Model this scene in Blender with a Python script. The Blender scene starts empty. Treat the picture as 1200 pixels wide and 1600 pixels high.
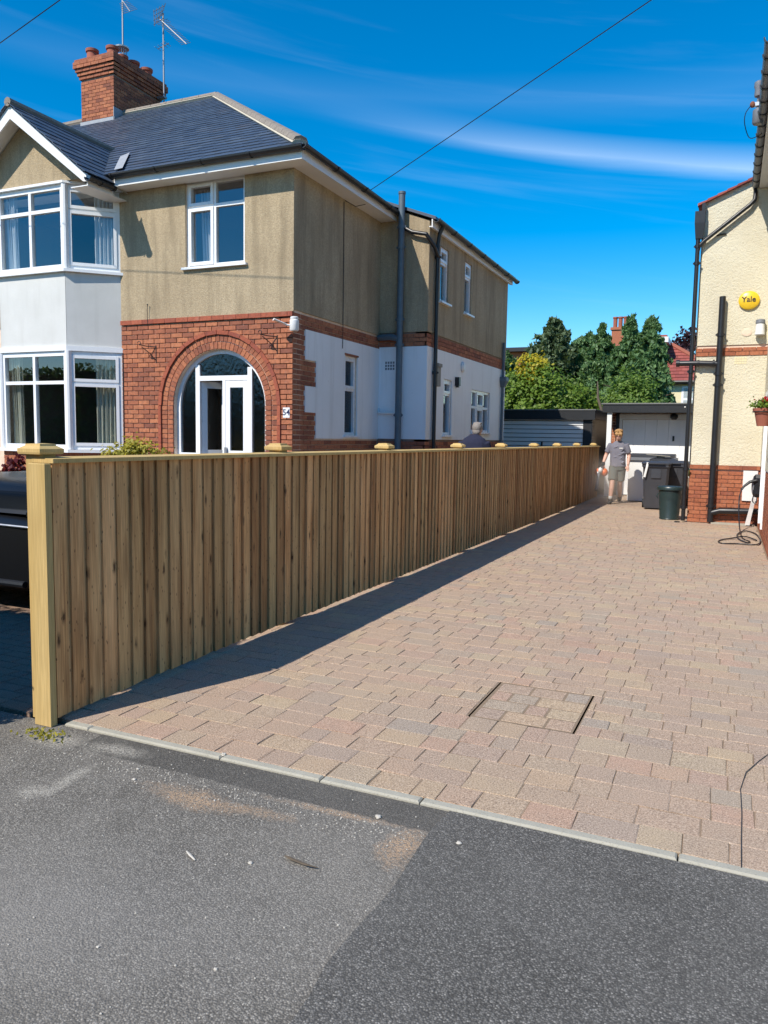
import bpy, math, random
import numpy as np
from mathutils import Vector, Matrix

random.seed(7); rng = np.random.default_rng(7)
sc = bpy.context.scene
COL = sc.collection
D = bpy.data

# ---------------------------------------------------------------- camera
def nrm(v):
    v = np.array(v, float); return v / np.linalg.norm(v)
F = 1205.0
ax_y = nrm([(1140 - 600) / F, (692 - 800) / F, 1])
ax_x = -nrm([(-2170 - 600) / F, (637 - 800) / F, 1]); ax_x = nrm(ax_x - ax_x.dot(ax_y) * ax_y)
ax_z = np.cross(ax_x, ax_y)
RC = np.stack([ax_x, ax_y, ax_z], 1)
cam_d = D.cameras.new('camera'); cam = D.objects.new('camera', cam_d); COL.objects.link(cam)
cam_d.sensor_fit = 'VERTICAL'; cam_d.sensor_height = 36; cam_d.sensor_width = 27; cam_d.lens = 36 * F / 1600
cam_d.clip_start = 0.05; cam_d.clip_end = 3000
m = Matrix.Identity(4)
for i in range(3):
    m[i][0] = RC[0][i]; m[i][1] = -RC[1][i]; m[i][2] = -RC[2][i]
m[0][3], m[1][3], m[2][3] = 0, 0, 1.5
cam.matrix_world = m
sc.camera = cam
sc.render.resolution_x = 768; sc.render.resolution_y = 1024

# ---------------------------------------------------------------- sun, sky, exposure
SUN_EL = math.radians(44.0)
SUN_DIR = (0.36, 0.933)                      # the way light travels over the ground
sun_d = D.lights.new('sun', 'SUN'); sun = D.objects.new('sun', sun_d); COL.objects.link(sun)
sun_d.energy = 4.4; sun_d.angle = math.radians(0.5); sun_d.color = (1.0, 0.93, 0.82)
L = math.hypot(*SUN_DIR)
ld = Vector((SUN_DIR[0] / L * math.cos(SUN_EL), SUN_DIR[1] / L * math.cos(SUN_EL), -math.sin(SUN_EL)))
sun.rotation_euler = (-ld).to_track_quat('Z', 'Y').to_euler()
sun.location = (-10, -20, 30)

world = D.worlds.new('World'); sc.world = world; world.use_nodes = True
def build_world():
    nt = world.node_tree; N = nt.nodes; K = nt.links
    for n in list(N): N.remove(n)
    out = N.new('ShaderNodeOutputWorld'); bg = N.new('ShaderNodeBackground'); bg.inputs['Strength'].default_value = 0.135
    sky = N.new('ShaderNodeTexSky'); sky.sky_type = 'NISHITA'; sky.sun_disc = False
    sky.sun_elevation = SUN_EL; sky.sun_rotation = math.atan2(-SUN_DIR[0], -SUN_DIR[1])
    sky.air_density = 1.0; sky.dust_density = 0.2; sky.ozone_density = 3.0; sky.altitude = 100
    hs = N.new('ShaderNodeHueSaturation'); hs.inputs['Saturation'].default_value = 1.58; hs.inputs['Value'].default_value = 1.0
    hs.inputs['Hue'].default_value = 0.497
    K.new(sky.outputs[0], hs.inputs['Color'])
    # thin cirrus streaks, drawn out nearly level, fixed in direction space
    tc = N.new('ShaderNodeTexCoord'); sep = N.new('ShaderNodeSeparateXYZ'); K.new(tc.outputs['Generated'], sep.inputs[0])
    def mth(op, a, b=None, c=None, clamp=False):
        n = N.new('ShaderNodeMath'); n.operation = op; n.use_clamp = clamp
        for i, x in enumerate((a, b, c)):
            if x is None: continue
            if isinstance(x, (int, float)): n.inputs[i].default_value = x
            else: K.new(x, n.inputs[i])
        return n.outputs[0]
    az = mth('ARCTAN2', sep.outputs[0], sep.outputs[1]); el = mth('ARCSINE', sep.outputs[2])
    tilt = mth('MULTIPLY_ADD', az, 0.14, el)
    cmb = N.new('ShaderNodeCombineXYZ'); K.new(mth('MULTIPLY', az, 1.5), cmb.inputs[0]); K.new(mth('MULTIPLY', tilt, 26.0), cmb.inputs[1])
    n1 = N.new('ShaderNodeTexNoise'); n1.inputs['Scale'].default_value = 1.0; n1.inputs['Detail'].default_value = 6; n1.inputs['Roughness'].default_value = 0.55
    n1.inputs['Distortion'].default_value = 0.5
    K.new(cmb.outputs[0], n1.inputs['Vector'])
    wisp = N.new('ShaderNodeMapRange'); wisp.interpolation_type = 'SMOOTHSTEP'
    K.new(n1.outputs[0], wisp.inputs['Value']); wisp.inputs['From Min'].default_value = 0.50; wisp.inputs['From Max'].default_value = 0.86
    wisp.inputs['To Max'].default_value = 0.07
    # one long streak
    def band(az0, az1, soft, e0, slope, w_up, w_dn, gain):
        e = mth('SUBTRACT', el, mth('MULTIPLY_ADD', az, slope, e0))
        nz = mth('MULTIPLY_ADD', n1.outputs[0], 0.016, -0.008); e = mth('ADD', e, nz)
        up = mth('SUBTRACT', 1.0, mth('DIVIDE', e, w_up), clamp=True); dn = mth('ADD', 1.0, mth('DIVIDE', e, w_dn), clamp=True)
        a = N.new('ShaderNodeMapRange'); a.interpolation_type = 'SMOOTHSTEP'; K.new(az, a.inputs[0]); a.inputs[1].default_value = az0; a.inputs[2].default_value = az0 + soft
        b = N.new('ShaderNodeMapRange'); b.interpolation_type = 'SMOOTHSTEP'; K.new(az, b.inputs[0]); b.inputs[1].default_value = az1; b.inputs[2].default_value = az1 + soft; b.inputs[3].default_value = 1; b.inputs[4].default_value = 0
        r = mth('MULTIPLY', mth('POWER', mth('MULTIPLY', up, dn), 1.3), mth('MULTIPLY', a.outputs[0], b.outputs[0]))
        tex = mth('MULTIPLY_ADD', n1.outputs[0], 1.2, 0.3)
        return mth('MULTIPLY', mth('MULTIPLY', r, tex), gain)
    bandA = band(-0.56, 0.35, 0.42, 0.303, -0.15, 0.026, 0.014, 0.34)
    bandB = band(-1.1, 0.5, 0.4, 0.382, -0.03, 0.03, 0.03, 0.04)
    tot = mth('ADD', mth('ADD', wisp.outputs[0], bandA), bandB, clamp=True)
    mx = N.new('ShaderNodeMix'); mx.data_type = 'RGBA'; K.new(tot, mx.inputs['Factor']); K.new(hs.outputs[0], mx.inputs[6]); mx.inputs[7].default_value = (6.2, 7.2, 8.6, 1)
    K.new(mx.outputs[2], bg.inputs['Color']); K.new(bg.outputs[0], out.inputs['Surface'])
build_world()
sc.view_settings.view_transform = 'Standard'; sc.view_settings.look = 'None'; sc.view_settings.exposure = 0.40; sc.view_settings.gamma = 1.0
sc.view_settings.use_curve_mapping = False
sc.cycles.use_denoising = True
try: sc.cycles.denoiser = 'OPENIMAGEDENOISE'
except Exception: pass
sc.cycles.max_bounces = 8; sc.cycles.transparent_max_bounces = 24; sc.cycles.volume_bounces = 1
sc.cycles.caustics_reflective = False; sc.cycles.caustics_refractive = False

# ---------------------------------------------------------------- material helpers
class NT:
    def __init__(s, name):
        s.m = D.materials.new(name); s.m.use_nodes = True; s.t = s.m.node_tree; s.N = s.t.nodes; s.K = s.t.links
        for n in list(s.N): s.N.remove(n)
        s.out = s.N.new('ShaderNodeOutputMaterial')
        s._tc = None
    def set(s, sock, x):
        if x is None: return
        if isinstance(x, (int, float)): sock.default_value = x
        elif isinstance(x, (tuple, list)): sock.default_value = tuple(x) + ((1,) if len(x) == 3 and len(sock.default_value) == 4 else ())
        else: s.K.new(x, sock)
    def obj(s):
        if s._tc is None: s._tc = s.N.new('ShaderNodeTexCoord')
        return s._tc.outputs['Object']
    def pos(s):
        return s.N.new('ShaderNodeNewGeometry').outputs['Position']
    def map(s, v, scale=(1, 1, 1), loc=None, rot=None):
        n = s.N.new('ShaderNodeMapping'); s.K.new(v, n.inputs['Vector']); n.inputs['Scale'].default_value = scale
        if loc is not None: s.set(n.inputs['Location'], loc)
        if rot is not None: n.inputs['Rotation'].default_value = rot
        return n.outputs[0]
    def noise(s, v, scale, detail=4, rough=0.55, dist=0.0):
        n = s.N.new('ShaderNodeTexNoise'); s.K.new(v, n.inputs['Vector']); n.inputs['Scale'].default_value = scale
        n.inputs['Detail'].default_value = detail; n.inputs['Roughness'].default_value = rough; n.inputs['Distortion'].default_value = dist
        return n.outputs[0]
    def voro(s, v, scale, feature='F1', out='Distance', rnd=1.0):
        n = s.N.new('ShaderNodeTexVoronoi'); n.feature = feature; s.K.new(v, n.inputs['Vector']); n.inputs['Scale'].default_value = scale
        n.inputs['Randomness'].default_value = rnd
        return n.outputs[out]
    def math(s, op, a, b=None, clamp=False):
        n = s.N.new('ShaderNodeMath'); n.operation = op; n.use_clamp = clamp; s.set(n.inputs[0], a); s.set(n.inputs[1], b); return n.outputs[0]
    def ramp(s, f, stops, interp='LINEAR'):
        n = s.N.new('ShaderNodeValToRGB'); s.K.new(f, n.inputs[0]); cr = n.color_ramp; cr.interpolation = interp
        while len(cr.elements) < len(stops): cr.elements.new(0.5)
        for e, (p, c) in zip(cr.elements, stops):
            e.position = p; e.color = (c, c, c, 1) if isinstance(c, (int, float)) else tuple(c) + (1,)
        return n.outputs[0]
    def mix(s, f, a, b, mode='MIX'):
        n = s.N.new('ShaderNodeMix'); n.data_type = 'RGBA'; n.blend_type = mode; s.set(n.inputs[0], f); s.set(n.inputs[6], a); s.set(n.inputs[7], b); return n.outputs[2]
    def rnd(s):
        a = s.N.new('ShaderNodeAttribute'); a.attribute_name = 'rnd'
        o = s.N.new('ShaderNodeObjectInfo')
        return s.math('FRACT', s.math('ADD', a.outputs['Fac'], o.outputs['Random']))
    def bump(s, h, strength=0.3, dist=0.01, normal=None):
        n = s.N.new('ShaderNodeBump'); s.K.new(h, n.inputs['Height']); n.inputs['Strength'].default_value = strength; n.inputs['Distance'].default_value = dist
        if normal is not None: s.K.new(normal, n.inputs['Normal'])
        return n.outputs[0]
    def principled(s, col, rough=0.6, normal=None, spec=None, metal=None, coat=None, trans=None, sub=None):
        p = s.N.new('ShaderNodeBsdfPrincipled'); s.set(p.inputs['Base Color'], col); s.set(p.inputs['Roughness'], rough)
        if normal is not None: s.K.new(normal, p.inputs['Normal'])
        if spec is not None: s.set(p.inputs['Specular IOR Level'], spec)
        if metal is not None: s.set(p.inputs['Metallic'], metal)
        if coat is not None: s.set(p.inputs['Coat Weight'], coat); p.inputs['Coat Roughness'].default_value = 0.03
        if sub is not None: s.set(p.inputs['Subsurface Weight'], sub); p.inputs['Subsurface Radius'].default_value = (0.02, 0.008, 0.004)
        s.K.new(p.outputs[0], s.out.inputs['Surface']); return p

def simple(name, col, rough=0.5, var=0.12, scale=6.0, bump=0.0, bscale=80, spec=None, metal=None, coat=None):
    s = NT(name); v = s.obj()
    n = s.noise(v, scale, 5)
    c = s.mix(n, tuple(x * (1 - var) for x in col), tuple(min(1, x * (1 + var)) for x in col))
    nb = s.bump(s.noise(v, bscale, 3), bump, 0.004) if bump else None
    r = s.math('ADD', s.math('MULTIPLY', s.noise(v, scale * 2.3, 3), 0.16), rough - 0.08)
    s.principled(c, r, nb, spec, metal, coat)
    return s.m

M = {}
def mats():
    # pebbledash render, weathered
    def dash(name, c0, c1, pock, dirt):
        s = NT(name); v = s.pos()
        big = s.noise(v, 0.9, 5, 0.6); fine = s.noise(v, 46, 5, 0.8); vor = s.voro(v, 90)
        streak = s.noise(s.map(v, (4.5, 4.5, 0.5)), 1.0, 7, 0.68)
        c = s.mix(s.ramp(big, [(0.3, 0), (0.72, 1)]), c0, c1)
        c = s.mix(s.ramp(streak, [(0.46, 0), (0.72, dirt)]), c, tuple(x * 0.45 for x in c0))
        c = s.mix(s.ramp(fine, [(0.35, 0.65), (0.6, 0)]), c, tuple(x * pock for x in c0))
        h = s.math('ADD', s.math('MULTIPLY', vor, -0.8), fine)
        s.principled(c, 0.92, s.bump(h, 0.6, 0.012), 0.2); return s.m
    M['dash'] = dash('pebbledash', (0.415, 0.325, 0.21), (0.54, 0.435, 0.29), 0.55, 0.75)
    M['cream'] = None
    s = NT('cream_roughcast'); v = s.pos(); a = s.noise(v, 24, 5, 0.7, 0.15); b = s.noise(v, 60, 4, 0.7); big = s.noise(v, 1.3, 4)
    c = s.mix(s.ramp(big, [(0.35, 0), (0.7, 1)]), (0.66, 0.60, 0.45), (0.73, 0.68, 0.53))
    c = s.mix(s.ramp(s.math('MULTIPLY', a, b), [(0.12, 0.5), (0.2, 0)]), c, (0.36, 0.30, 0.2))
    s.principled(c, 0.85, s.bump(s.math('ADD', a, s.math('MULTIPLY', b, 0.5)), 0.95, 0.022), 0.25); M['cream'] = s.m
    s = NT('white_painted_render'); v = s.pos(); big = s.noise(v, 1.1, 6, 0.62); st = s.noise(s.map(v, (4, 4, 0.3)), 1.0, 5, 0.65); f = s.noise(v, 60, 3)
    c = s.mix(s.ramp(big, [(0.3, 0), (0.75, 1)]), (0.78, 0.785, 0.79), (0.86, 0.865, 0.87))
    c = s.mix(s.ramp(st, [(0.52, 0), (0.8, 0.45)]), c, (0.50, 0.48, 0.45))
    c = s.mix(s.ramp(s.noise(v, 14, 5, 0.7), [(0.66, 0), (0.76, 0.5)]), c, (0.42, 0.39, 0.36))
    s.principled(c, 0.75, s.bump(f, 0.25, 0.006), 0.3); M['whiter'] = s.m
    s = NT('off_white_smooth_render'); v = s.pos(); big = s.noise(v, 1.6, 6, 0.62); st = s.noise(s.map(v, (5, 5, 0.4)), 1.0, 5, 0.65)
    c = s.mix(s.ramp(big, [(0.3, 0), (0.75, 1)]), (0.56, 0.56, 0.535), (0.64, 0.64, 0.62)); c = s.mix(s.ramp(st, [(0.5, 0), (0.8, 0.4)]), c, (0.44, 0.43, 0.40))
    s.principled(c, 0.8, s.bump(s.noise(v, 45, 4), 0.25, 0.006), 0.25); M['bayr'] = s.m
    # bricks
    def brick(name, ramp):
        s = NT(name); v = s.pos(); r = s.rnd(); c = s.ramp(r, ramp); n = s.noise(v, 26, 5, 0.65)
        c = s.mix(s.ramp(n, [(0.4, 0), (0.72, 0.55)]), c, (0.09, 0.045, 0.035))
        c = s.mix(s.ramp(s.noise(v, 9, 3), [(0.6, 0), (0.8, 0.25)]), c, (0.42, 0.33, 0.27))
        s.principled(c, 0.86, s.bump(s.noise(v, 110, 4), 0.5, 0.006), 0.2); return s.m
    M['brick'] = brick('red_brick', [(0, (0.293, 0.104, 0.062)), (0.3, (0.424, 0.152, 0.081)), (0.55, (0.497, 0.191, 0.096)), (0.8, (0.366, 0.132, 0.073)), (1, (0.219, 0.083, 0.058))])
    M['brick2'] = brick('orange_red_brick', [(0, (0.36, 0.12, 0.06)), (0.4, (0.45, 0.165, 0.085)), (0.75, (0.40, 0.135, 0.07)), (1, (0.28, 0.09, 0.055))])
    M['stringc'] = brick('moulded_red_brick', [(0, (0.338, 0.091, 0.052)), (0.6, (0.416, 0.120, 0.068)), (1, (0.286, 0.078, 0.052))])
    M['mortar'] = simple('mortar', (0.74, 0.58, 0.45), 0.95, 0.25, 12, 0.4, 150, 0.1)
    M['mortar_d'] = simple('old_mortar', (0.25, 0.19, 0.155), 0.95, 0.3, 12, 0.4, 150, 0.1)
    M['pvc'] = simple('white_upvc', (0.80, 0.81, 0.82), 0.28, 0.02, 3, spec=0.5)
    M['whitepaint'] = simple('white_gloss_timber', (0.76, 0.76, 0.75), 0.38, 0.06, 4, 0.08, 40)
    M['pvc_g'] = simple('grey_upvc_shaded_leaf', (0.36, 0.38, 0.40), 0.35, 0.05, 3)
    M['black'] = simple('black_plastic', (0.014, 0.015, 0.018), 0.38, 0.25, 5, 0.05, 60)
    M['blackpaint'] = simple('black_painted_timber', (0.013, 0.014, 0.017), 0.5, 0.3, 5, 0.15, 40)
    M['pipe'] = simple('blue_grey_painted_pipe', (0.09, 0.125, 0.155), 0.5, 0.3, 7, 0.15, 60)
    M['lead'] = simple('lead_flashing', (0.32, 0.335, 0.36), 0.55, 0.2, 8, 0.2, 30)
    M['ridge'] = simple('ridge_tile', (0.235, 0.20, 0.165), 0.9, 0.35, 12, 0.3, 60)
    M['ridge_mortar'] = simple('ridge_bedding_mortar', (0.48, 0.43, 0.34), 0.95, 0.25, 10, 0.4, 60)
    M['terra'] = simple('terracotta_pot', (0.30, 0.095, 0.06), 0.85, 0.28, 7, 0.25, 60)
    M['steel'] = simple('galvanised_steel', (0.42, 0.43, 0.45), 0.42, 0.2, 9, metal=0.85)
    M['aluminium'] = simple('dull_aluminium', (0.30, 0.30, 0.31), 0.45, 0.2, 9, metal=0.7)
    s = NT('roof_slate'); v = s.pos(); r = s.rnd()
    c = s.ramp(r, [(0, (0.040, 0.056, 0.088)), (0.35, (0.058, 0.080, 0.120)), (0.7, (0.048, 0.066, 0.100)), (0.92, (0.075, 0.098, 0.135)), (1, (0.058, 0.062, 0.080))])
    c = s.mix(s.ramp(s.noise(v, 5, 5, 0.6), [(0.5, 0), (0.8, 0.45)]), c, (0.10, 0.115, 0.13))
    s.principled(c, s.math('ADD', s.math('MULTIPLY', s.noise(v, 14, 4), 0.3), 0.3), s.bump(s.noise(v, 30, 4), 0.25, 0.006), 0.5); M['slate'] = s.m
    s = NT('red_clay_tile'); v = s.pos(); r = s.rnd()
    c = s.ramp(r, [(0, (0.25, 0.062, 0.05)), (0.5, (0.33, 0.09, 0.072)), (1, (0.19, 0.05, 0.045))])
    s.principled(c, 0.8, s.bump(s.noise(v, 30, 4), 0.3, 0.006), 0.3); M['redtile'] = s.m
    # timber
    def timber(name, lo, mid, hi, knots):
        s = NT(name); v = s.obj(); r = s.rnd()
        off = s.N.new('ShaderNodeCombineXYZ'); s.K.new(s.math('MULTIPLY', r, 37.0), off.inputs[0]); s.K.new(s.math('MULTIPLY', r, 91.0), off.inputs[2]); s.K.new(s.math('MULTIPLY', r, 53.0), off.inputs[1])
        n = s.N.new('ShaderNodeVectorMath'); n.operation = 'ADD'; s.K.new(v, n.inputs[0]); s.K.new(off.outputs[0], n.inputs[1]); vv = n.outputs[0]
        grain = s.noise(s.map(vv, (55, 55, 1.6)), 1.0, 6, 0.62, 1.2); fine = s.noise(s.map(vv, (260, 260, 5)), 1.0, 3, 0.6)
        wide = s.noise(s.map(vv, (9, 9, 0.8)), 1.0, 3, 0.5)
        c = s.mix(s.ramp(grain, [(0.32, 0), (0.66, 1)]), lo, mid)
        c = s.mix(s.ramp(wide, [(0.35, 0), (0.72, 0.85)]), c, hi)
        c = s.mix(s.ramp(fine, [(0.42, 0.35), (0.6, 0)]), c, tuple(x * 0.5 for x in lo))
        tint = s.ramp(s.math('FRACT', s.math('MULTIPLY', r, 7.31)), [(0, (0.56, 0.52, 0.46)), (0.2, (1.05, 0.98, 0.88)), (0.4, (0.76, 0.72, 0.64)), (0.6, (1.18, 1.06, 0.96)), (0.8, (0.86, 0.86, 0.76)), (1, (0.66, 0.54, 0.46))])
        c = s.mix(1.0 if knots else 0.35, c, tint, 'MULTIPLY')
        if knots:
            kn = s.voro(s.map(vv, (9.5, 9.5, 3.6)), 1.0)
            kw = s.math('ADD', kn, s.math('MULTIPLY', s.math('SUBTRACT', s.noise(vv, 45, 3), 0.5), 0.12))
            c = s.mix(s.ramp(kw, [(0.05, 0.92), (0.10, 0.5), (0.19, 0)]), c, (0.052, 0.026, 0.013))
            kb = s.voro(s.map(vv, (8, 8, 1.1)), 1.0)
            c = s.mix(s.ramp(kb, [(0.06, 0.45), (0.24, 0)]), c, (0.16, 0.075, 0.03))
            sp = s.voro(s.map(vv, (34, 34, 15)), 1.0)
            c = s.mix(s.ramp(sp, [(0.09, 0.7), (0.17, 0)]), c, (0.06, 0.03, 0.016))
        s.principled(c, 0.78, s.bump(s.math('ADD', grain, s.math('MULTIPLY', fine, 0.6)), 0.35, 0.003), 0.25); return s.m
    M['board'] = timber('treated_softwood_board', (0.33, 0.155, 0.062), (0.70, 0.425, 0.195), (0.86, 0.60, 0.32), True)
    M['post'] = timber('pale_treated_timber', (0.56, 0.39, 0.15), (0.64, 0.46, 0.19), (0.70, 0.52, 0.24), False)
    # paving
    def paving(name, stops, gain=1.0):
        s = NT(name); v = s.pos(); r = s.rnd(); c = s.ramp(r, stops)
        c = s.mix(s.ramp(s.noise(v, 7, 4, 0.6), [(0.4, 0), (0.7, 0.35)]), c, (0.34, 0.265, 0.205))
        sp = s.noise(v, 150, 3, 0.85)
        c = s.mix(s.ramp(sp, [(0.38, 0.95), (0.49, 0)]), c, (0.15, 0.11, 0.085))
        c = s.mix(s.ramp(sp, [(0.53, 0), (0.66, 0.75)]), c, (0.68, 0.56, 0.44))
        c = s.mix(s.ramp(s.noise(v, 0.55, 4, 0.6), [(0.42, 0), (0.75, 0.28)]), c, (0.44, 0.36, 0.28))
        c = s.mix(s.ramp(s.noise(v, 1.7, 5, 0.65), [(0.58, 0), (0.78, 0.28)]), c, (0.20, 0.15, 0.12))
        s.principled(c, 0.93, s.bump(s.noise(v, 170, 4, 0.7), 0.55, 0.004), 0.15); return s.m
    M['paving'] = paving('weathered_block_paving', [(0, (0.417, 0.297, 0.214)), (0.25, (0.450, 0.314, 0.224)), (0.42, (0.397, 0.288, 0.217)), (0.57, (0.468, 0.344, 0.224)), (0.68, (0.373, 0.289, 0.230)), (0.80, (0.462, 0.292, 0.211)), (0.92, (0.488, 0.369, 0.235)), (1, (0.340, 0.285, 0.238))])
    M['paving_red'] = paving('dull_red_block_paving', [(0, (0.20, 0.115, 0.085)), (0.5, (0.24, 0.14, 0.10)), (1, (0.17, 0.11, 0.09))])
    M['joint'] = simple('paving_joint_sand', (0.25, 0.185, 0.13), 0.97, 0.35, 30, 0.3, 150, 0.1)
    s = NT('concrete_edging'); v = s.pos(); n = s.noise(v, 8, 6, 0.65)
    c = s.mix(n, (0.30, 0.285, 0.235), (0.46, 0.44, 0.37)); c = s.mix(s.ramp(s.noise(v, 130, 3), [(0.3, 0.5), (0.42, 0)]), c, (0.14, 0.13, 0.11))
    s.principled(c, 0.92, s.bump(s.noise(v, 120, 4), 0.4, 0.004), 0.2); M['concrete'] = s.m
    def tarmac(name, base, light, stain):
        s = NT(name); v = s.pos()
        vd = s.voro(v, 165); vc = s.voro(v, 165, out='Color')
        sepc = s.N.new('ShaderNodeSeparateColor'); s.K.new(vc, sepc.inputs[0])
        stone = s.ramp(sepc.outputs[0], [(0, tuple(x * 0.6 for x in base)), (0.45, base), (0.75, tuple(x * 1.4 for x in base)), (0.93, tuple(x * 1.8 for x in base)), (1, light)])
        c = s.mix(s.ramp(vd, [(0.40, 0), (0.66, 0.75)]), stone, tuple(x * 0.42 for x in base))
        dust = s.noise(v, 1.1, 6, 0.62)
        c = s.mix(s.ramp(dust, [(0.38, 0), (0.78, stain)]), c, tuple(min(1, x * 1.7 + 0.015) for x in base))
        c = s.mix(s.ramp(s.noise(v, 2.6, 5, 0.6), [(0.55, 0), (0.8, 0.4)]), c, tuple(x * 0.5 for x in base))
        h = s.math('SUBTRACT', 1.0, vd)
        return s, c, s.bump(h, 0.7, 0.004)
    s, c, b = tarmac('old_tarmac', (0.176, 0.163, 0.143), (0.40, 0.375, 0.33), 0.5)
    v = s.pos(); sx = s.N.new('ShaderNodeSeparateXYZ'); s.K.new(v, sx.inputs[0]); X, Y = sx.outputs[0], sx.outputs[1]
    wob = s.math('ADD', s.math('SUBTRACT', s.noise(v, 7, 5, 0.65), 0.5), s.math('MULTIPLY', s.math('SUBTRACT', s.noise(v, 38, 5, 0.75), 0.5), 0.9))
    def blob(cx, cy, rx, ry, rot=0.0, edge=0.55, w=0.9):
        dx = s.math('SUBTRACT', X, cx); dy = s.math('SUBTRACT', Y, cy); ca, sa = math.cos(rot), math.sin(rot)
        a = s.math('DIVIDE', s.math('ADD', s.math('MULTIPLY', dx, ca), s.math('MULTIPLY', dy, sa)), rx)
        q = s.math('DIVIDE', s.math('SUBTRACT', s.math('MULTIPLY', dy, ca), s.math('MULTIPLY', dx, sa)), ry)
        d = s.math('SQRT', s.math('ADD', s.math('MULTIPLY', a, a), s.math('MULTIPLY', q, q)))
        d = s.math('ADD', d, s.math('MULTIPLY', wob, w))
        return s.ramp(d, [(edge, 1), (1.0, 0)])
    # the trench reinstatement along the edging: newer, darker strip
    st = s.ramp(s.math('ADD', Y, s.math('MULTIPLY', wob, 0.03)), [(0, 0), (0.999, 1)])
    tr = s.math('MULTIPLY', s.math('GREATER_THAN', s.math('ADD', Y, s.math('MULTIPLY', wob, 0.045)), 2.675), s.math('GREATER_THAN', X, -2.8))
    c = s.mix(s.math('MULTIPLY', tr, 0.52), c, (0.045, 0.044, 0.042))
    sand = [(-1.98, 2.50, 0.27, 0.10, -0.05), (-1.72, 2.52, 0.30, 0.05, 0.05), (-1.02, 2.52, 0.10, 0.17, 0.1), (-1.35, 2.655, 0.45, 0.028, 0.03)]
    for i, (cx, cy, rx, ry, ro) in enumerate(sand):
        c = s.mix(s.math('MULTIPLY', s.math('MULTIPLY', blob(cx, cy, rx, ry, ro, 0.15, 1.5), s.ramp(s.noise(v, 95, 3, .8), [(.42, .0), (.55, 1)])), (0.8, 0.6, 0.95, 0.75)[i]), c, (0.44, 0.30, 0.19))
    for cx, cy, rx, ry, ro in [(-2.60, 2.26, 0.10, 0.075, 0.5), (-2.56, 2.42, 0.05, 0.20, 0.12), (-2.62, 2.74, 0.25, 0.08, 0.1), (-2.95, 2.72, 0.22, 0.10, 0)]:
        c = s.mix(s.math('MULTIPLY', s.math('MULTIPLY', blob(cx, cy, rx, ry, ro, 0.2, 1.3), s.ramp(s.noise(v, 95, 3, .8), [(.42, .05), (.58, 1)])), 0.8), c, (0.46, 0.43, 0.37))
    c = s.mix(s.math('MULTIPLY', blob(-1.75, 1.75, 0.9, 0.55, 0.3, 0.1, 0.6), 0.35), c, (0.27, 0.255, 0.235))
    s.principled(c, 0.9, b, 0.2); M['tarmac'] = s.m
    s, c, b = tarmac('newer_tarmac', (0.124, 0.118, 0.108), (0.34, 0.32, 0.29), 0.32); s.principled(c, 0.85, b, 0.25); M['tarmac_new'] = s.m
    s = NT('rough_grass_ground'); v = s.pos(); c = s.mix(s.noise(v, 3, 6), (0.05, 0.075, 0.022), (0.12, 0.115, 0.05)); s.principled(c, 0.95, s.bump(s.noise(v, 40, 4), 0.6, 0.02), 0.1); M['ground'] = s.m
    # glass: thin pane that mirrors the sky and lets one see in
    def glass(name, ior, tint, rough=0.0, ripple=0.0):
        s = NT(name); fr = s.N.new('ShaderNodeFresnel'); fr.inputs['IOR'].default_value = ior
        tr = s.N.new('ShaderNodeBsdfTransparent'); tr.inputs[0].default_value = tint + (1,)
        gl = s.N.new('ShaderNodeBsdfGlossy'); gl.inputs['Roughness'].default_value = rough; gl.inputs['Color'].default_value = (0.95, 0.97, 1, 1)
        if ripple:
            b = s.bump(s.noise(s.map(s.pos(), (1, 1, 0.5)), 26, 3), ripple, 0.02); s.K.new(b, gl.inputs['Normal'])
        bf = s.N.new('ShaderNodeNewGeometry').outputs['Backfacing']; fac = s.math('MULTIPLY', fr.outputs[0], s.math('SUBTRACT', 1.0, bf))
        mx = s.N.new('ShaderNodeMixShader'); s.K.new(fac, mx.inputs[0]); s.K.new(tr.outputs[0], mx.inputs[1]); s.K.new(gl.outputs[0], mx.inputs[2])
        s.K.new(mx.outputs[0], s.out.inputs['Surface']); return s.m
    M['glass'] = glass('window_glass', 2.15, (0.90, 0.92, 0.92))
    M['glass_obs'] = glass('obscure_glass', 1.7, (0.55, 0.57, 0.57), 0.14, 0.3)
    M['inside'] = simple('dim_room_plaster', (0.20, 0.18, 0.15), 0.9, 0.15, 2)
    M['curtain'] = simple('cream_curtain', (0.62, 0.60, 0.48), 0.9, 0.08, 3)
    M['curtain_w'] = simple('white_curtain', (0.72, 0.74, 0.76), 0.9, 0.05, 3)
    # foliage
    def leaf(name, ramp, trans=0.42):
        s = NT(name); r = s.rnd(); c = s.ramp(r, ramp)
        p = s.principled(c, 0.5, None, 0.35)
        t = s.N.new('ShaderNodeBsdfTranslucent'); s.K.new(s.mix(1.0, c, (1.3, 1.25, 0.6), 'MULTIPLY'), t.inputs[0])
        mx = s.N.new('ShaderNodeMixShader'); mx.inputs[0].default_value = trans; s.K.new(p.outputs[0], mx.inputs[1]); s.K.new(t.outputs[0], mx.inputs[2]); s.K.new(mx.outputs[0], s.out.inputs['Surface']); return s.m
    M['laurel'] = leaf('laurel_leaf', [(0, (0.083, 0.150, 0.021)), (0.5, (0.150, 0.247, 0.033)), (1, (0.225, 0.315, 0.053))])
    M['conifer'] = leaf('conifer_spray', [(0, (0.064, 0.135, 0.054)), (0.5, (0.111, 0.211, 0.081)), (1, (0.186, 0.295, 0.119))], 0.3)
    M['conifer_d'] = leaf('dark_evergreen_leaf', [(0, (0.068, 0.110, 0.051)), (0.5, (0.101, 0.151, 0.071)), (1, (0.151, 0.203, 0.105))], 0.3)
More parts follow.
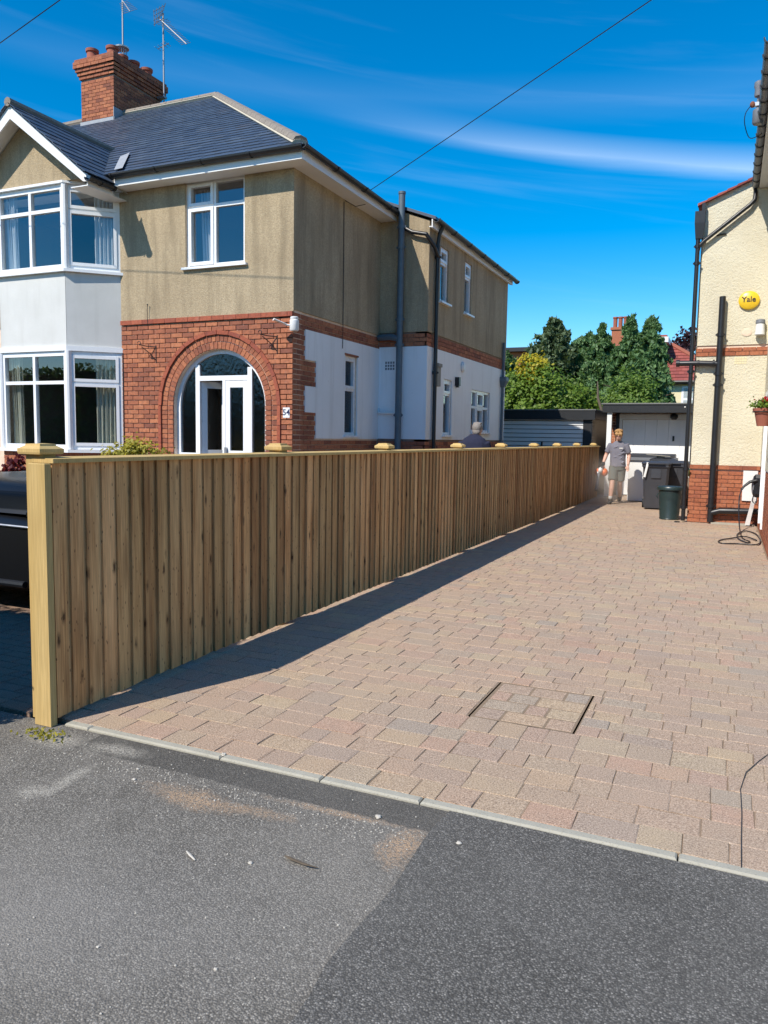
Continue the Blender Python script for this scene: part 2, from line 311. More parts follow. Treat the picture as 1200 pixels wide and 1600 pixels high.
    M['lightleaf'] = leaf('pale_green_leaf', [(0, (0.091, 0.169, 0.026)), (0.5, (0.150, 0.247, 0.046)), (1, (0.208, 0.299, 0.065))])
    M['yellow'] = leaf('golden_leaf', [(0, (0.36, 0.30, 0.02)), (0.6, (0.56, 0.46, 0.03)), (1, (0.28, 0.32, 0.04))])
    M['limeleaf'] = leaf('lime_yellow_leaf', [(0, (0.16, 0.17, 0.02)), (0.5, (0.34, 0.31, 0.04)), (1, (0.48, 0.42, 0.07))])
    M['purple'] = leaf('copper_leaf', [(0, (0.035, 0.014, 0.02)), (0.6, (0.06, 0.025, 0.035)), (1, (0.09, 0.045, 0.04))], 0.2)
    M['redleaf'] = leaf('dark_red_leaf', [(0, (0.075, 0.01, 0.016)), (0.6, (0.13, 0.018, 0.028)), (1, (0.19, 0.035, 0.04))])
    M['petal'] = leaf('red_petal', [(0, (0.5, 0.02, 0.03)), (1, (0.62, 0.06, 0.07))])
    M['bark'] = simple('bark', (0.11, 0.085, 0.06), 0.95, 0.35, 9, 0.7, 20)
    # people and small things
    M['skin'] = simple('skin', (0.60, 0.345, 0.26), 0.55, 0.1, 5)
    M['hair'] = simple('sandy_hair', (0.36, 0.20, 0.075), 0.7, 0.4, 40, 0.5, 60)
    M['hair_g'] = simple('grey_hair', (0.22, 0.195, 0.175), 0.7, 0.35, 40, 0.5, 60)
    M['tee'] = simple('grey_marl_cotton', (0.17, 0.165, 0.20), 0.95, 0.12, 20, 0.35, 14)
    M['shorts'] = simple('grey_shorts', (0.105, 0.115, 0.105), 0.95, 0.15, 12, 0.35, 14)
    M['navy'] = simple('navy_cotton', (0.014, 0.017, 0.042), 0.95, 0.2, 12, 0.3, 14)
    M['dark'] = simple('charcoal_fabric', (0.03, 0.03, 0.032), 0.9, 0.2, 12)
    M['sock'] = simple('pale_sock', (0.55, 0.53, 0.50), 0.95, 0.1, 12)
    M['orange'] = simple('orange_plastic', (0.72, 0.14, 0.025), 0.4, 0.1, 8)
    M['whitepl'] = simple('white_plastic', (0.74, 0.74, 0.73), 0.35, 0.04, 8)
    M['bin'] = simple('charcoal_bin_plastic', (0.045, 0.048, 0.058), 0.42, 0.22, 5, 0.12, 90)
    M['greenbin'] = simple('dark_green_plastic', (0.020, 0.036, 0.036), 0.36, 0.2, 5, 0.1, 60)
    M['board_g'] = simple('weathered_grey_board', (0.26, 0.25, 0.22), 0.85, 0.2, 8, 0.3, 40)
    M['felt'] = simple('roofing_felt', (0.17, 0.175, 0.175), 0.92, 0.25, 6, 0.4, 90)
    M['yellowpl'] = simple('yellow_plastic', (0.78, 0.50, 0.025), 0.35, 0.05, 8)
    M['ink'] = simple('black_print', (0.012, 0.012, 0.02), 0.5, 0.05, 8)
    M['inkblue'] = simple('dark_blue_print', (0.02, 0.025, 0.08), 0.5, 0.05, 8)
    M['iron'] = simple('black_wrought_iron', (0.012, 0.011, 0.011), 0.55, 0.2, 20, 0.2, 90)
    M['greypl'] = simple('grey_plastic', (0.17, 0.18, 0.20), 0.45, 0.1, 8)
    M['rust'] = simple('rusty_iron', (0.20, 0.075, 0.04), 0.9, 0.3, 20)
    s = NT('black_car_paint'); s.principled((0.006, 0.006, 0.007), 0.4, None, 0.3, None, 0.15); M['car'] = s.m
    M['tyre'] = simple('tyre_rubber', (0.018, 0.018, 0.018), 0.85, 0.2, 20)
    M['lamp_glass'] = simple('headlamp_lens', (0.45, 0.47, 0.5), 0.1, 0.05, 8, coat=1.0)
    M['soil'] = simple('soil', (0.06, 0.042, 0.028), 0.97, 0.4, 20, 0.6, 40)
    M['yellowish'] = simple('pale_cream_paint', (0.72, 0.63, 0.40), 0.85, 0.08, 2)
    M['stone'] = simple('pale_chip', (0.5, 0.47, 0.42), 0.9, 0.2, 60)
    M['door_w'] = simple('white_garage_door', (0.84, 0.85, 0.86), 0.4, 0.08, 3)
mats()

# ---------------------------------------------------------------- mesh helpers
W = {}                                       # object -> world position of its origin
def tag(o, label=None, cat=None, group=None, kind=None):
    for k, x in (('label', label), ('category', cat), ('group', group), ('kind', kind)):
        if x: o[k] = x
    return o
def empty(name, loc, label, cat, group=None):
    o = D.objects.new(name, None); COL.objects.link(o); o.location = loc; o.empty_display_size = 0.2
    W[o.name] = Vector(loc); return tag(o, label, cat, group)
class MB:
    def __init__(s): s.v = []; s.f = []; s.r = []; s.cur = 0.0
    def add(s, verts, faces, r=None):
        b = len(s.v); s.v.extend([tuple(p) for p in verts]); s.f.extend([tuple(b + i for i in f) for f in faces])
        s.r.extend([s.cur if r is None else r] * len(faces)); return s
    def quad(s, a, b, c, d, r=None): return s.add([a, b, c, d], [(0, 1, 2, 3)], r)
    def hexa(s, p, r=None):                   # 8 points: bottom ring then top ring
        return s.add(p, [(3, 2, 1, 0), (4, 5, 6, 7), (0, 1, 5, 4), (1, 2, 6, 5), (2, 3, 7, 6), (3, 0, 4, 7)], r)
    def box(s, x0, x1, y0, y1, z0, z1, r=None):
        return s.hexa([(x0, y0, z0), (x1, y0, z0), (x1, y1, z0), (x0, y1, z0), (x0, y0, z1), (x1, y0, z1), (x1, y1, z1), (x0, y1, z1)], r)
    def fbox(s, fr, a0, a1, b0, b1, c0, c1, r=None):   # box in a wall frame: a along, b up, c outward
        return s.hexa([fr(a, b, c) for (a, b, c) in ((a0, b0, c1), (a1, b0, c1), (a1, b0, c0), (a0, b0, c0), (a0, b1, c1), (a1, b1, c1), (a1, b1, c0), (a0, b1, c0))], r)
    def bbox(s, x0, x1, y0, y1, z0, z1, ch=0.01, r=None):   # box with chamfered top
        p = [(x0, y0, z0), (x1, y0, z0), (x1, y1, z0), (x0, y1, z0), (x0, y0, z1 - ch), (x1, y0, z1 - ch), (x1, y1, z1 - ch), (x0, y1, z1 - ch),
             (x0 + ch, y0 + ch, z1), (x1 - ch, y0 + ch, z1), (x1 - ch, y1 - ch, z1), (x0 + ch, y1 - ch, z1)]
        f = [(3, 2, 1, 0), (8, 9, 10, 11)]
        for k in (0, 4):
            for i in range(4): j = (i + 1) % 4; f.append((k + i, k + j, k + 4 + j, k + 4 + i))
        return s.add(p, f, r)
    def loft(s, rings, cap=True, r=None):
        n = len(rings[0]); b = len(s.v)
        for R in rings: s.v.extend([tuple(p) for p in R])
        for k in range(len(rings) - 1):
            for i in range(n):
                j = (i + 1) % n; s.f.append((b + k * n + i, b + k * n + j, b + (k + 1) * n + j, b + (k + 1) * n + i)); s.r.append(s.cur if r is None else r)
        if cap:
            s.f.append(tuple(b + i for i in reversed(range(n)))); s.f.append(tuple(b + (len(rings) - 1) * n + i for i in range(n))); s.r.extend([s.cur if r is None else r] * 2)
        return s
    def tube(s, pts, rad, n=8, cap=True, sq=1.0, r=None):
        P = [Vector(p) for p in pts]; rings = []; up = None
        for i, p in enumerate(P):
            t = (P[min(i + 1, len(P) - 1)] - P[max(i - 1, 0)]).normalized()
            if up is None:
                a = Vector((0, 0, 1)) if abs(t.z) < 0.9 else Vector((0, 1, 0)); up = (a - a.dot(t) * t).normalized()
            else: up = (up - up.dot(t) * t).normalized()
            sd = t.cross(up); rr = rad[i] if isinstance(rad, (list, tuple)) else rad
            rings.append([p + (sd * math.cos(2 * math.pi * k / n) + up * math.sin(2 * math.pi * k / n) * sq) * rr for k in range(n)])
        return s.loft(rings, cap, r)
    def lathe(s, c, prof, n=16, r=None, cap=True):
        c = Vector(c)
        return s.loft([[c + Vector((q * math.cos(2 * math.pi * k / n), q * math.sin(2 * math.pi * k / n), z)) for k in range(n)] for q, z in prof], cap, r)
    def ell(s, c, rx, ry, rz, n=14, k=9, r=None):
        c = Vector(c); rings = []
        for i in range(k + 1):
            a = math.pi * (i / k) - math.pi / 2; q = max(0.02, math.cos(a))
            rings.append([c + Vector((rx * q * math.cos(2 * math.pi * j / n), ry * q * math.sin(2 * math.pi * j / n), rz * math.sin(a))) for j in range(n)])
        return s.loft(rings, True, r)
    def prism(s, poly, fr, c0, c1, r=None):   # polygon in (a,b) pulled from c0 to c1
        n = len(poly); p = [fr(a, b, c0) for a, b in poly] + [fr(a, b, c1) for a, b in poly]
        f = [tuple(reversed(range(n))), tuple(range(n, 2 * n))] + [(i, (i + 1) % n, n + (i + 1) % n, n + i) for i in range(n)]
        return s.add(p, f, r)
    def build(s, name, mat, parent=None, smooth=False, origin=None):
        o0 = W[parent.name] if parent is not None else Vector(origin or (0, 0, 0))
        me = D.meshes.new(name); me.from_pydata([(p[0] - o0.x, p[1] - o0.y, p[2] - o0.z) for p in s.v], [], s.f)
        at = me.attributes.new('rnd', 'FLOAT', 'FACE'); at.data.foreach_set('value', np.array(s.r, dtype=np.float32))
        for q in (mat if isinstance(mat, (list, tuple)) else [mat]): me.materials.append(q)
        if smooth: me.polygons.foreach_set('use_smooth', [True] * len(me.polygons))
        me.update()
        o = D.objects.new(name, me); COL.objects.link(o)
        if parent is not None: o.parent = parent
        else: o.location = o0
        W[o.name] = o0.copy(); return o
def smooth_by_angle(o, ang=40):
    me = o.data
    import bmesh
    bm = bmesh.new(); bm.from_mesh(me)
    for f in bm.faces: f.smooth = True
    for e in bm.edges:
        e.smooth = len(e.link_faces) == 2 and e.calc_face_angle(3.2) < math.radians(ang)
    bm.to_mesh(me); bm.free(); return o
_cache = {}
def piece(parent, name, mat, dims, loc, key='box', make=None, rot=None):
    k = (key, mat.name) + tuple(round(x, 3) for x in dims)
    if k not in _cache:
        b = MB()
        if make: make(b, dims)
        else: b.box(-dims[0] / 2, dims[0] / 2, -dims[1] / 2, dims[1] / 2, -dims[2] / 2, dims[2] / 2)
        me = D.meshes.new(name); me.from_pydata(b.v, [], b.f); me.materials.append(mat); me.update(); _cache[k] = me
    o = D.objects.new(name, _cache[k]); COL.objects.link(o); o.parent = parent
    o.location = Vector(loc) - W[parent.name]
    if rot: o.rotation_euler = rot
    W[o.name] = Vector(loc); return o
def frame(o, u, n):                           # wall frame: a along u, b up, c along n
    o, u, n = Vector(o), Vector(u), Vector(n)
    return lambda a, b, c=0.0: o + u * a + Vector((0, 0, b)) + n * c
def panel(fr, a0, a1, b0, b1, holes, c0, c1, mb=None):
    mb = mb or MB()
    A = sorted({a0, a1, *[x for h in holes for x in h[:2] if a0 < x < a1]}); B = sorted({b0, b1, *[x for h in holes for x in h[2:] if b0 < x < b1]})
    solid = {}
    for i in range(len(A) - 1):
        for j in range(len(B) - 1):
            x, y = (A[i] + A[i + 1]) / 2, (B[j] + B[j + 1]) / 2
            solid[i, j] = not any(h[0] < x < h[1] and h[2] < y < h[3] for h in holes)
    for (i, j), ok in solid.items():
        if not ok: continue
        p, q, r, t = A[i], A[i + 1], B[j], B[j + 1]
        mb.quad(fr(p, r, c1), fr(q, r, c1), fr(q, t, c1), fr(p, t, c1)); mb.quad(fr(q, r, c0), fr(p, r, c0), fr(p, t, c0), fr(q, t, c0))
        if not solid.get((i - 1, j)): mb.quad(fr(p, r, c0), fr(p, r, c1), fr(p, t, c1), fr(p, t, c0))
        if not solid.get((i + 1, j)): mb.quad(fr(q, r, c1), fr(q, r, c0), fr(q, t, c0), fr(q, t, c1))
        if not solid.get((i, j - 1)): mb.quad(fr(p, r, c0), fr(q, r, c0), fr(q, r, c1), fr(p, r, c1))
        if not solid.get((i, j + 1)): mb.quad(fr(p, t, c1), fr(q, t, c1), fr(q, t, c0), fr(p, t, c0))
    return mb
def lay_bricks(fr, a0, a1, b0, b1, allowed=None, bl=0.215, bh=0.065, jt=0.010, start=0):
    """Stretcher bond: yields (a0,a1,b0,b1) of every brick; allowed(b) gives the open intervals of a course."""
    out = []; k = start; b = b0
    while b + bh * 0.6 < b1:
        top = min(b + bh, b1); a = a0 - (bl + jt) * (0.5 if k % 2 else 0)
        iv = allowed((b + top) / 2) if allowed else [(a0, a1)]
        while a < a1:
            for p, q in iv:
                x, y = max(a, p, a0), min(a + bl, q, a1)
                if y - x > 0.03: out.append((x, y, b, top))
            a += bl + jt
        b += bh + jt; k += 1
    return out
def clip(poly, P, N):
    out = []
    for i in range(len(poly)):
        a, b = poly[i], poly[(i + 1) % len(poly)]
        da = (a[0] - P[0]) * N[0] + (a[1] - P[1]) * N[1]; db = (b[0] - P[0]) * N[0] + (b[1] - P[1]) * N[1]
        if da >= 0: out.append(a)
        if da * db < 0:
            t = da / (da - db); out.append((a[0] + (b[0] - a[0]) * t, a[1] + (b[1] - a[1]) * t))
    return out
def slates(mb, o, u, w, n, poly, e=0.2, wd=0.27, lift=0.012, th=0.012):
    """Slate or tile courses over a convex roof face; poly is counter-clockwise in (a along, b up the slope)."""
    o, u, w, n = Vector(o), Vector(u).normalized(), Vector(w).normalized(), Vector(n).normalized()
    bmax = max(p[1] for p in poly); amin = min(p[0] for p in poly); amax = max(p[0] for p in poly); k = 0; b = min(p[1] for p in poly)
    while b < bmax:
        a = amin - (wd / 2 if k % 2 else 0) - wd * 0.1
        while a < amax:
            jx = random.uniform(-0.004, 0.004); q = [(a + 0.003, b + jx), (a + wd - 0.003, b + jx), (a + wd - 0.003, b + e * 1.06), (a + 0.003, b + e * 1.06)]
            for i in range(len(poly)):
                P, Q = poly[i], poly[(i + 1) % len(poly)]; q = clip(q, P, (-(Q[1] - P[1]), Q[0] - P[0]))
                if len(q) < 3: break
            if len(q) >= 3:
                z0 = random.uniform(0, 0.004); top = [o + u * x + w * y + n * (z0 + lift * (1 - (y - b) / e) + th) for x, y in q]; bot = [p - n * th for p in top]; c = len(q)
                mb.add(top + bot, [tuple(range(c))] + [(i, c + i, c + (i + 1) % c, (i + 1) % c) for i in range(c)], random.random())
            a += wd
        b += e; k += 1
    return mb
def window(parent, fr, a0, a1, b0, b1, xs=(), zs=(), sash=(), depth=0.07, out=0.0, bar=0.05, mull=0.055, sill=True, glass=None, mat=None, name='window', label=None):
    """uPVC window: fixed frame, mullions at xs, transoms at zs, opening sashes listed as (column,row); panes and sill are its pieces."""
    mat = mat or M['pvc']; mb = MB(); c1 = out; c0 = out - depth
    mb.fbox(fr, a0, a0 + bar, b0, b1, c0, c1); mb.fbox(fr, a1 - bar, a1, b0, b1, c0, c1)
    mb.fbox(fr, a0 + bar, a1 - bar, b0, b0 + bar, c0, c1 - 0.002); mb.fbox(fr, a0 + bar, a1 - bar, b1 - bar, b1, c0, c1 - 0.002)
    X = [a0 + bar] + [y for x in xs for y in (x - mull / 2, x + mull / 2)] + [a1 - bar]
    Z = [b0 + bar] + [y for x in zs for y in (x - mull / 2, x + mull / 2)] + [b1 - bar]
    for x in xs: mb.fbox(fr, x - mull / 2, x + mull / 2, b0 + bar, b1 - bar, c0, c1 - 0.004)
    for z in zs:
        for i in range(0, len(X), 2): mb.fbox(fr, X[i], X[i + 1], z - mull / 2, z + mull / 2, c0, c1 - 0.006)
    for i, j in sash:
        p, q, r, t = X[2 * i] - 0.012, X[2 * i + 1] + 0.012, Z[2 * j] - 0.012, Z[2 * j + 1] + 0.012; w = 0.048; e = c1 + 0.014
        mb.fbox(fr, p, p + w, r, t, c0 + 0.01, e); mb.fbox(fr, q - w, q, r, t, c0 + 0.01, e); mb.fbox(fr, p + w, q - w, r, r + w, c0 + 0.01, e - 0.002); mb.fbox(fr, p + w, q - w, t - w, t, c0 + 0.01, e - 0.002)
    wo = mb.build(name, mat, parent)
    if label: wo['label'] = label
    for i in range(0, len(X), 2):
        for j in range(0, len(Z), 2):
            k = 0.03 if (i // 2, j // 2) in sash else -0.004
            MB().fbox(fr, X[i] + k, X[i + 1] - k, Z[j] + k, Z[j + 1] - k, c0 + 0.024, c0 + 0.030).build('pane', glass or M['glass'], wo)
    if sill: MB().fbox(fr, a0 - 0.05, a1 + 0.05, b0 - 0.035, b0 - 0.001, c0, c1 + 0.10).build('sill', mat, wo)
    return wo
def pipe_with_clips(parent, name, pts, r, mat, clips=(), label=None):
    mb = MB(); mb.tube(pts, r, 12); o = mb.build(name, mat, parent); smooth_by_angle(o)
    for p in clips:
        c = MB(); c.lathe((p[0], p[1], p[2] - 0.03), [(r, 0), (r + 0.012, 0.0), (r + 0.012, 0.06), (r, 0.06)], 12); c.box(p[0] - r - 0.03, p[0] + r + 0.03, p[1] - 0.008, p[1] + 0.008, p[2] - 0.016, p[2] + 0.016)
        smooth_by_angle(c.build('pipe_clip', mat, o))
    if label: o['label'] = label
    return o
def foliage_obj(name, mat, P, size, parent=None, origin=None, drop=0.0, aspect=1.6, normals=None, kind=None):
    """Many small leaf faces at points P; each leaf is a folded pair of triangles."""
    P = np.asarray(P, float); n = len(P)
    if normals is None: nr = rng.normal(size=(n, 3))
    else: nr = normals + rng.normal(size=(n, 3)) * 0.55
    nr /= np.linalg.norm(nr, axis=1, keepdims=True) + 1e-9
    t = rng.normal(size=(n, 3)); t[:, 2] -= drop; t -= (t * nr).sum(1, keepdims=True) * nr; t /= np.linalg.norm(t, axis=1, keepdims=True) + 1e-9
    b = np.cross(nr, t); s = size * rng.uniform(0.6, 1.35, (n, 1))
    o0 = np.array(W[parent.name] if parent is not None else (origin or (0, 0, 0)))
    base = P - o0
    V = np.stack([base - t * s * aspect / 2, base + b * s * 0.5 + nr * s * 0.12, base + t * s * aspect / 2, base - b * s * 0.5 + nr * s * 0.12], 1).reshape(-1, 3)
    me = D.meshes.new(name); me.vertices.add(4 * n); me.vertices.foreach_set('co', V.astype(np.float32).ravel())
    me.loops.add(4 * n); me.loops.foreach_set('vertex_index', np.arange(4 * n, dtype=np.int32)); me.polygons.add(n)
    me.polygons.foreach_set('loop_start', np.arange(0, 4 * n, 4, dtype=np.int32)); me.polygons.foreach_set('loop_total', np.full(n, 4, dtype=np.int32))
    at = me.attributes.new('rnd', 'FLOAT', 'FACE'); at.data.foreach_set('value', rng.uniform(0, 1, n).astype(np.float32))
    me.materials.append(mat); me.update(calc_edges=True); me.validate()
    o = D.objects.new(name, me); COL.objects.link(o)
    if parent is not None: o.parent = parent
    else: o.location = o0
    W[o.name] = Vector(o0)
    if kind: o['kind'] = kind
    return o

# ================================================================ SETTING
def setting():
    g = MB().quad((-900, -900, -0.05), (900, -900, -0.05), (900, 900, -0.05), (-900, 900, -0.05)).build('ground', M['ground']); tag(g, 'rough grassy ground reaching to the horizon', 'ground', kind='structure')
    # old tarmac of the pavement and road
    r = MB().quad((-60, -40, -0.012), (60, -40, -0.012), (60, 2.868, -0.012), (-60, 2.868, -0.012)).build('road', M['tarmac']); tag(r, 'old grey speckled tarmac in front of the driveway', 'road', kind='structure')
    xs = np.linspace(-0.965, 14, 160); mb = MB()
    ed = [(-0.965 + 0.012 * math.sin(9 * y) + random.uniform(-0.006, 0.006), y) for y in np.linspace(-6, 2.86, 70)]
    poly = ed + [(14, 2.86), (14, -6)]
    mb.add([(x, y, -0.006) for x, y in reversed(poly)], [tuple(range(len(poly)))][::-1])
    p = mb.build('tarmac_patch', M['tarmac_new']); tag(p, 'newer darker tarmac patch beside the old grey tarmac', 'tarmac patch', kind='structure')
    # concrete edging
    k = MB().box(-3.12, 3.2, 2.866, 2.912, -0.2, -0.03).build('kerb', M['concrete'], origin=(0, 2.88, 0)); tag(k, 'pale concrete edging between tarmac and block paving', 'kerb', kind='structure')
    js = [-3.06, -2.90, -2.09, -1.56, -1.09, -0.09, 0.82, 1.73, 2.64, 3.2]
    for a, b in zip(js[:-1], js[1:]):
        d = (b - a - 0.006, 0.05, 0.09)
        piece(k, 'kerb_stone', M['concrete'], d, ((a + b) / 2, 2.888, -0.043), 'bb', lambda q, d: q.bbox(-d[0] / 2, d[0] / 2, -d[1] / 2, d[1] / 2, -d[2] / 2, d[2] / 2, 0.007), rot=(0, 0, random.uniform(-0.002, 0.002)))
    # the drive: a bed of joint sand, blocks laid in courses
    bed = MB().quad((-3.32, 2.912, -0.0045), (3.2, 2.912, -0.0045), (3.2, 24, -0.0045), (-3.32, 24, -0.0045)).build('driveway', M['joint'], origin=(-1.5, 3, 0)); tag(bed, 'buff and pink block paved driveway beside the timber fence', 'driveway', kind='structure')
    blocks = []; y = 2.916; hx0, hx1, hy0, hy1 = -1.215, -0.655, 3.915, 4.575
    rowd = [0.16, 0.115, 0.16, 0.16, 0.115, 0.16]
    k = 0
    while y < 22.2:
        d = random.choice(rowd) if y < 3.9 or y > 4.58 else 0.132
        if y < 3.9 and y + d > 3.80: d = hy0 - 0.004 - y
        x = -3.25 - random.uniform(0, 0.15); xe = 3.1 if y < 11 else 0.53
        if y > 15.6: xe = -0.6
        while x < xe:
            w = random.choice([0.115, 0.16, 0.16, 0.20, 0.24, 0.24])
            nx = min(x + w, xe)
            seg = [(max(x, -3.25), nx)]
            if hy0 - 0.01 < y + d / 2 < hy1:
                seg = [s for a, b in seg for s in ((a, min(b, hx0 - 0.012)), (max(a, hx1 + 0.012), b)) if s[1] - s[0] > 0.03]
            for a, b in seg:
                if b - a > 0.03: blocks.append((a, b - 0.0035, y, y + d - 0.0035))
            x = nx
        y += d
    def worn(q, D_):
        q.bbox(-D_[0] / 2, D_[0] / 2, -D_[1] / 2, D_[1] / 2, -D_[2] / 2, D_[2] / 2, 0.003)
        q.v = [(x + random.uniform(-.0028, .0028), y + random.uniform(-.0028, .0028), z + (random.uniform(-.0012, 0) if i > 3 else 0)) for i, (x, y, z) in enumerate(q.v)]
    def size(b):
        cx, cy = (b[0] + b[1]) / 2, (b[2] + b[3]) / 2; c = RC @ np.array([cx, cy, -1.5]); px, py = 600 + F * c[0] / c[2], 800 + F * c[1] / c[2]
        return -1 if not (-20 < px < 1220 and py < 1620) else (b[1] - b[0]) * (b[3] - b[2]) / c[2] ** 3
    blocks.sort(key=size, reverse=True)
    for i, (a, b, c, d) in enumerate(blocks):
        zt = random.uniform(-0.0015, 0.002); ch = 0.0035
        if i < 300:
            dm = (round(b - a, 3), round(d - c, 3), 0.05)
            piece(bed, 'paving_block', M['paving'], dm, ((a + b) / 2, (c + d) / 2, zt - 0.025), 'pb%d' % random.randrange(4), worn, rot=(random.uniform(-0.006, 0.006), random.uniform(-0.006, 0.006), random.uniform(-0.008, 0.008)))
        else:
            if i == 300: rest = MB()
            n0 = len(rest.v); rest.bbox(a, b, c, d, -0.03, zt, ch, random.random()); rest.v[n0 + 4:] = [(x + random.uniform(-.0025, .0025), y_ + random.uniform(-.0025, .0025), z - random.uniform(0, .001)) for x, y_, z in rest.v[n0 + 4:]]
    o = rest.build('paving_field', M['paving'], bed); o['kind'] = 'stuff'
    # recessed access cover, filled with the same paving
    t = empty('access_cover', (-0.935, 4.245, 0), 'square recessed drain cover filled with paving blocks, dark gaps at its rim', 'drain cover')
    mb = MB(); mb.box(hx0, hx1, hy0, hy1, -0.05, -0.022); mb.build('tray', M['black'], t)
    fr = MB()
    for a, b, c, d in ((hx0 - 0.006, hx0 + 0.004, hy0, hy1), (hx1 - 0.004, hx1 + 0.006, hy0, hy1), (hx0, hx1, hy0 - 0.006, hy0 + 0.004), (hx0, hx1, hy1 - 0.004, hy1 + 0.006)): fr.box(a, b, c, d, -0.045, -0.0045)
    fr.build('rim', M['iron'], t)
    y = hy0 + 0.014
    for ws in ([.15, .24, .12], [.24, .12, .15], [.11, .16, .24], [.2, .2, .11]):
        x = hx0 + 0.016
        for w in ws:
            e = hx1 - 0.007 if w == ws[-1] and x + w > hx1 - .12 else min(x + w, hx1 - 0.007); dm = (e - x - 0.006, 0.15, 0.03); piece(t, 'paving_block', M['paving'], dm, ((x + e) / 2, y + 0.077, -0.018), 'pb', lambda q, D_: q.bbox(-D_[0] / 2, D_[0] / 2, -D_[1] / 2, D_[1] / 2, -D_[2] / 2, D_[2] / 2, 0.005)); x = e
        y += 0.157
    # next-door drive in dull red blocks
    nb = MB().quad((-12, 2.9, -0.014), (-3.31, 2.9, -0.014), (-3.31, 22, -0.014), (-12, 22, -0.014)).build('neighbour_driveway', M['joint'], origin=(-6, 5, 0)); tag(nb, 'shaded dull red block paving on the far side of the fence', 'driveway', kind='structure')
    st = MB(); y = 2.9; n = 0
    while y < 9:
        x = -9 if y > 5 else -6
        while x < -3.33:
            w = random.choice([0.2, 0.2, 0.1]); e = min(x + w, -3.33)
            if y < 4.9 and x > -1.32 * y - 0.15 and n < 150 and e - x > 0.04:
                piece(nb, 'paving_block', M['paving_red'], (round(e - x, 3) - 0.004, 0.096, 0.03), ((x + e) / 2, y + 0.05, -0.015), 'pb', lambda q, D_: q.bbox(-D_[0] / 2, D_[0] / 2, -D_[1] / 2, D_[1] / 2, -D_[2] / 2, D_[2] / 2, 0.005)); n += 1
            elif e - x > 0.03: st.bbox(x, e - 0.004, y, y + 0.096, -0.03, 0, 0.005, random.random())
            x = e
        y += 0.1
    o = st.build('paving_field', M['paving_red'], nb); o['kind'] = 'stuff'
    # bits lying about
    def chip(name, loc, s, label, mat, flat=0.6, grp=None):
        b = MB(); b.ell((loc[0], loc[1], loc[2] + s * flat * 0.5), s, s * 0.8, s * flat, 7, 4)
        b.v = [(x + random.uniform(-s, s) * 0.25, y + random.uniform(-s, s) * 0.25, z) for x, y, z in b.v]
        tag(b.build(name, mat, origin=loc), label, 'stone', grp)
    chip('stone', (-1.2, 2.69, -0.012), 0.013, 'small pale stone on dark tarmac strip beside the edging', M['stone'])
    chip('stone', (-0.84, 2.63, -0.006), 0.011, 'small grey stone alone on newer dark tarmac', M['stone'])
    chip('stone', (-2.09, 2.895, 0.0), 0.014, 'small sandy stone lying on the concrete edging joint', M['stone'])
    for p, lab in [((-1.47, 2.19), 'tiny pale chipping between the wood splinter and the bark strip'), ((-1.25, 1.69), 'tiny pale chipping alone on grey tarmac, near the newer patch'), ((-1.62, 1.62), 'tiny pale chipping alone on grey tarmac, far from the newer patch'), ((-2.3, 2.53), 'tiny pale chipping by the sand stain, on open tarmac'), ((-2.36, 2.62), 'tiny pale chipping between the sand stain and the edging')]: chip('stone', p + (-0.012,), random.uniform(0.006, 0.009), lab, M['stone'], 0.6, 'chippings on the old tarmac')
    b = MB(); b.tube([(-1.72, 2.155, -0.008), (-1.69, 2.135, -0.004), (-1.655, 2.12, -0.008)], [0.003, 0.0055, 0.003], 5, sq=0.6); tag(b.build('wood_splinter', M['stone'], origin=(-1.69, 2.13, -0.01)), 'pale wood splinter lying on grey tarmac', 'splinter')
    b = MB(); b.tube([(-1.38, 2.28, -0.006), (-1.34, 2.262, 0), (-1.30, 2.262, -0.005), (-1.27, 2.25, 0.002), (-1.235, 2.262, -0.006)], [0.004, 0.007, 0.006, 0.005, 0.002], 6, sq=0.6); tag(b.build('bark_strip', M['bark'], origin=(-1.3, 2.26, -0.01)), 'dark brown strip of bark lying on grey tarmac', 'bark')
    b = MB(); pts = [(0.12, 2.90, 0.003), (0.122, 3.1, 0.004), (0.127, 3.35, 0.004), (0.125, 3.58, 0.004), (0.15, 3.78, 0.004), (0.21, 3.95, 0.004), (0.27, 4.10, 0.004), (0.42, 4.4, 0.004), (0.53, 4.7, 0.004)]
    b.tube(pts, 0.002, 5); tag(b.build('thin_wire', M['black'], origin=(0.12, 2.9, 0)), 'thin dark wire lying across the paving up to the edging', 'wire')
    gr = MB()
    for _ in range(420):
        x = random.uniform(-3.0, -0.98); y = 2.66 - abs(random.gauss(0, .09)) if random.random() < .6 else random.uniform(1.2, 2.84); q = random.uniform(.0018, .0045)
        gr.ell((x, y, -0.0115 + q * .4), q, q * .8, q * .7, 5, 3, random.random())
    g_ = gr.build('grit', M['stone'], origin=(-2, 2.6, -0.012)); tag(g_, 'fine loose grit scattered on the old tarmac', 'grit', kind='stuff')
    P = []
    for _ in range(70): P.append((-3.02 + random.gauss(0, .06), 2.70 + random.gauss(0, .03), 0.0 + random.uniform(0, .02)))
    t = empty('weed', (-3.02, 2.70, -0.012), 'small green weed at the foot of the end post', 'weed'); foliage_obj('leaves', M['limeleaf'], P, 0.014, t)
setting()

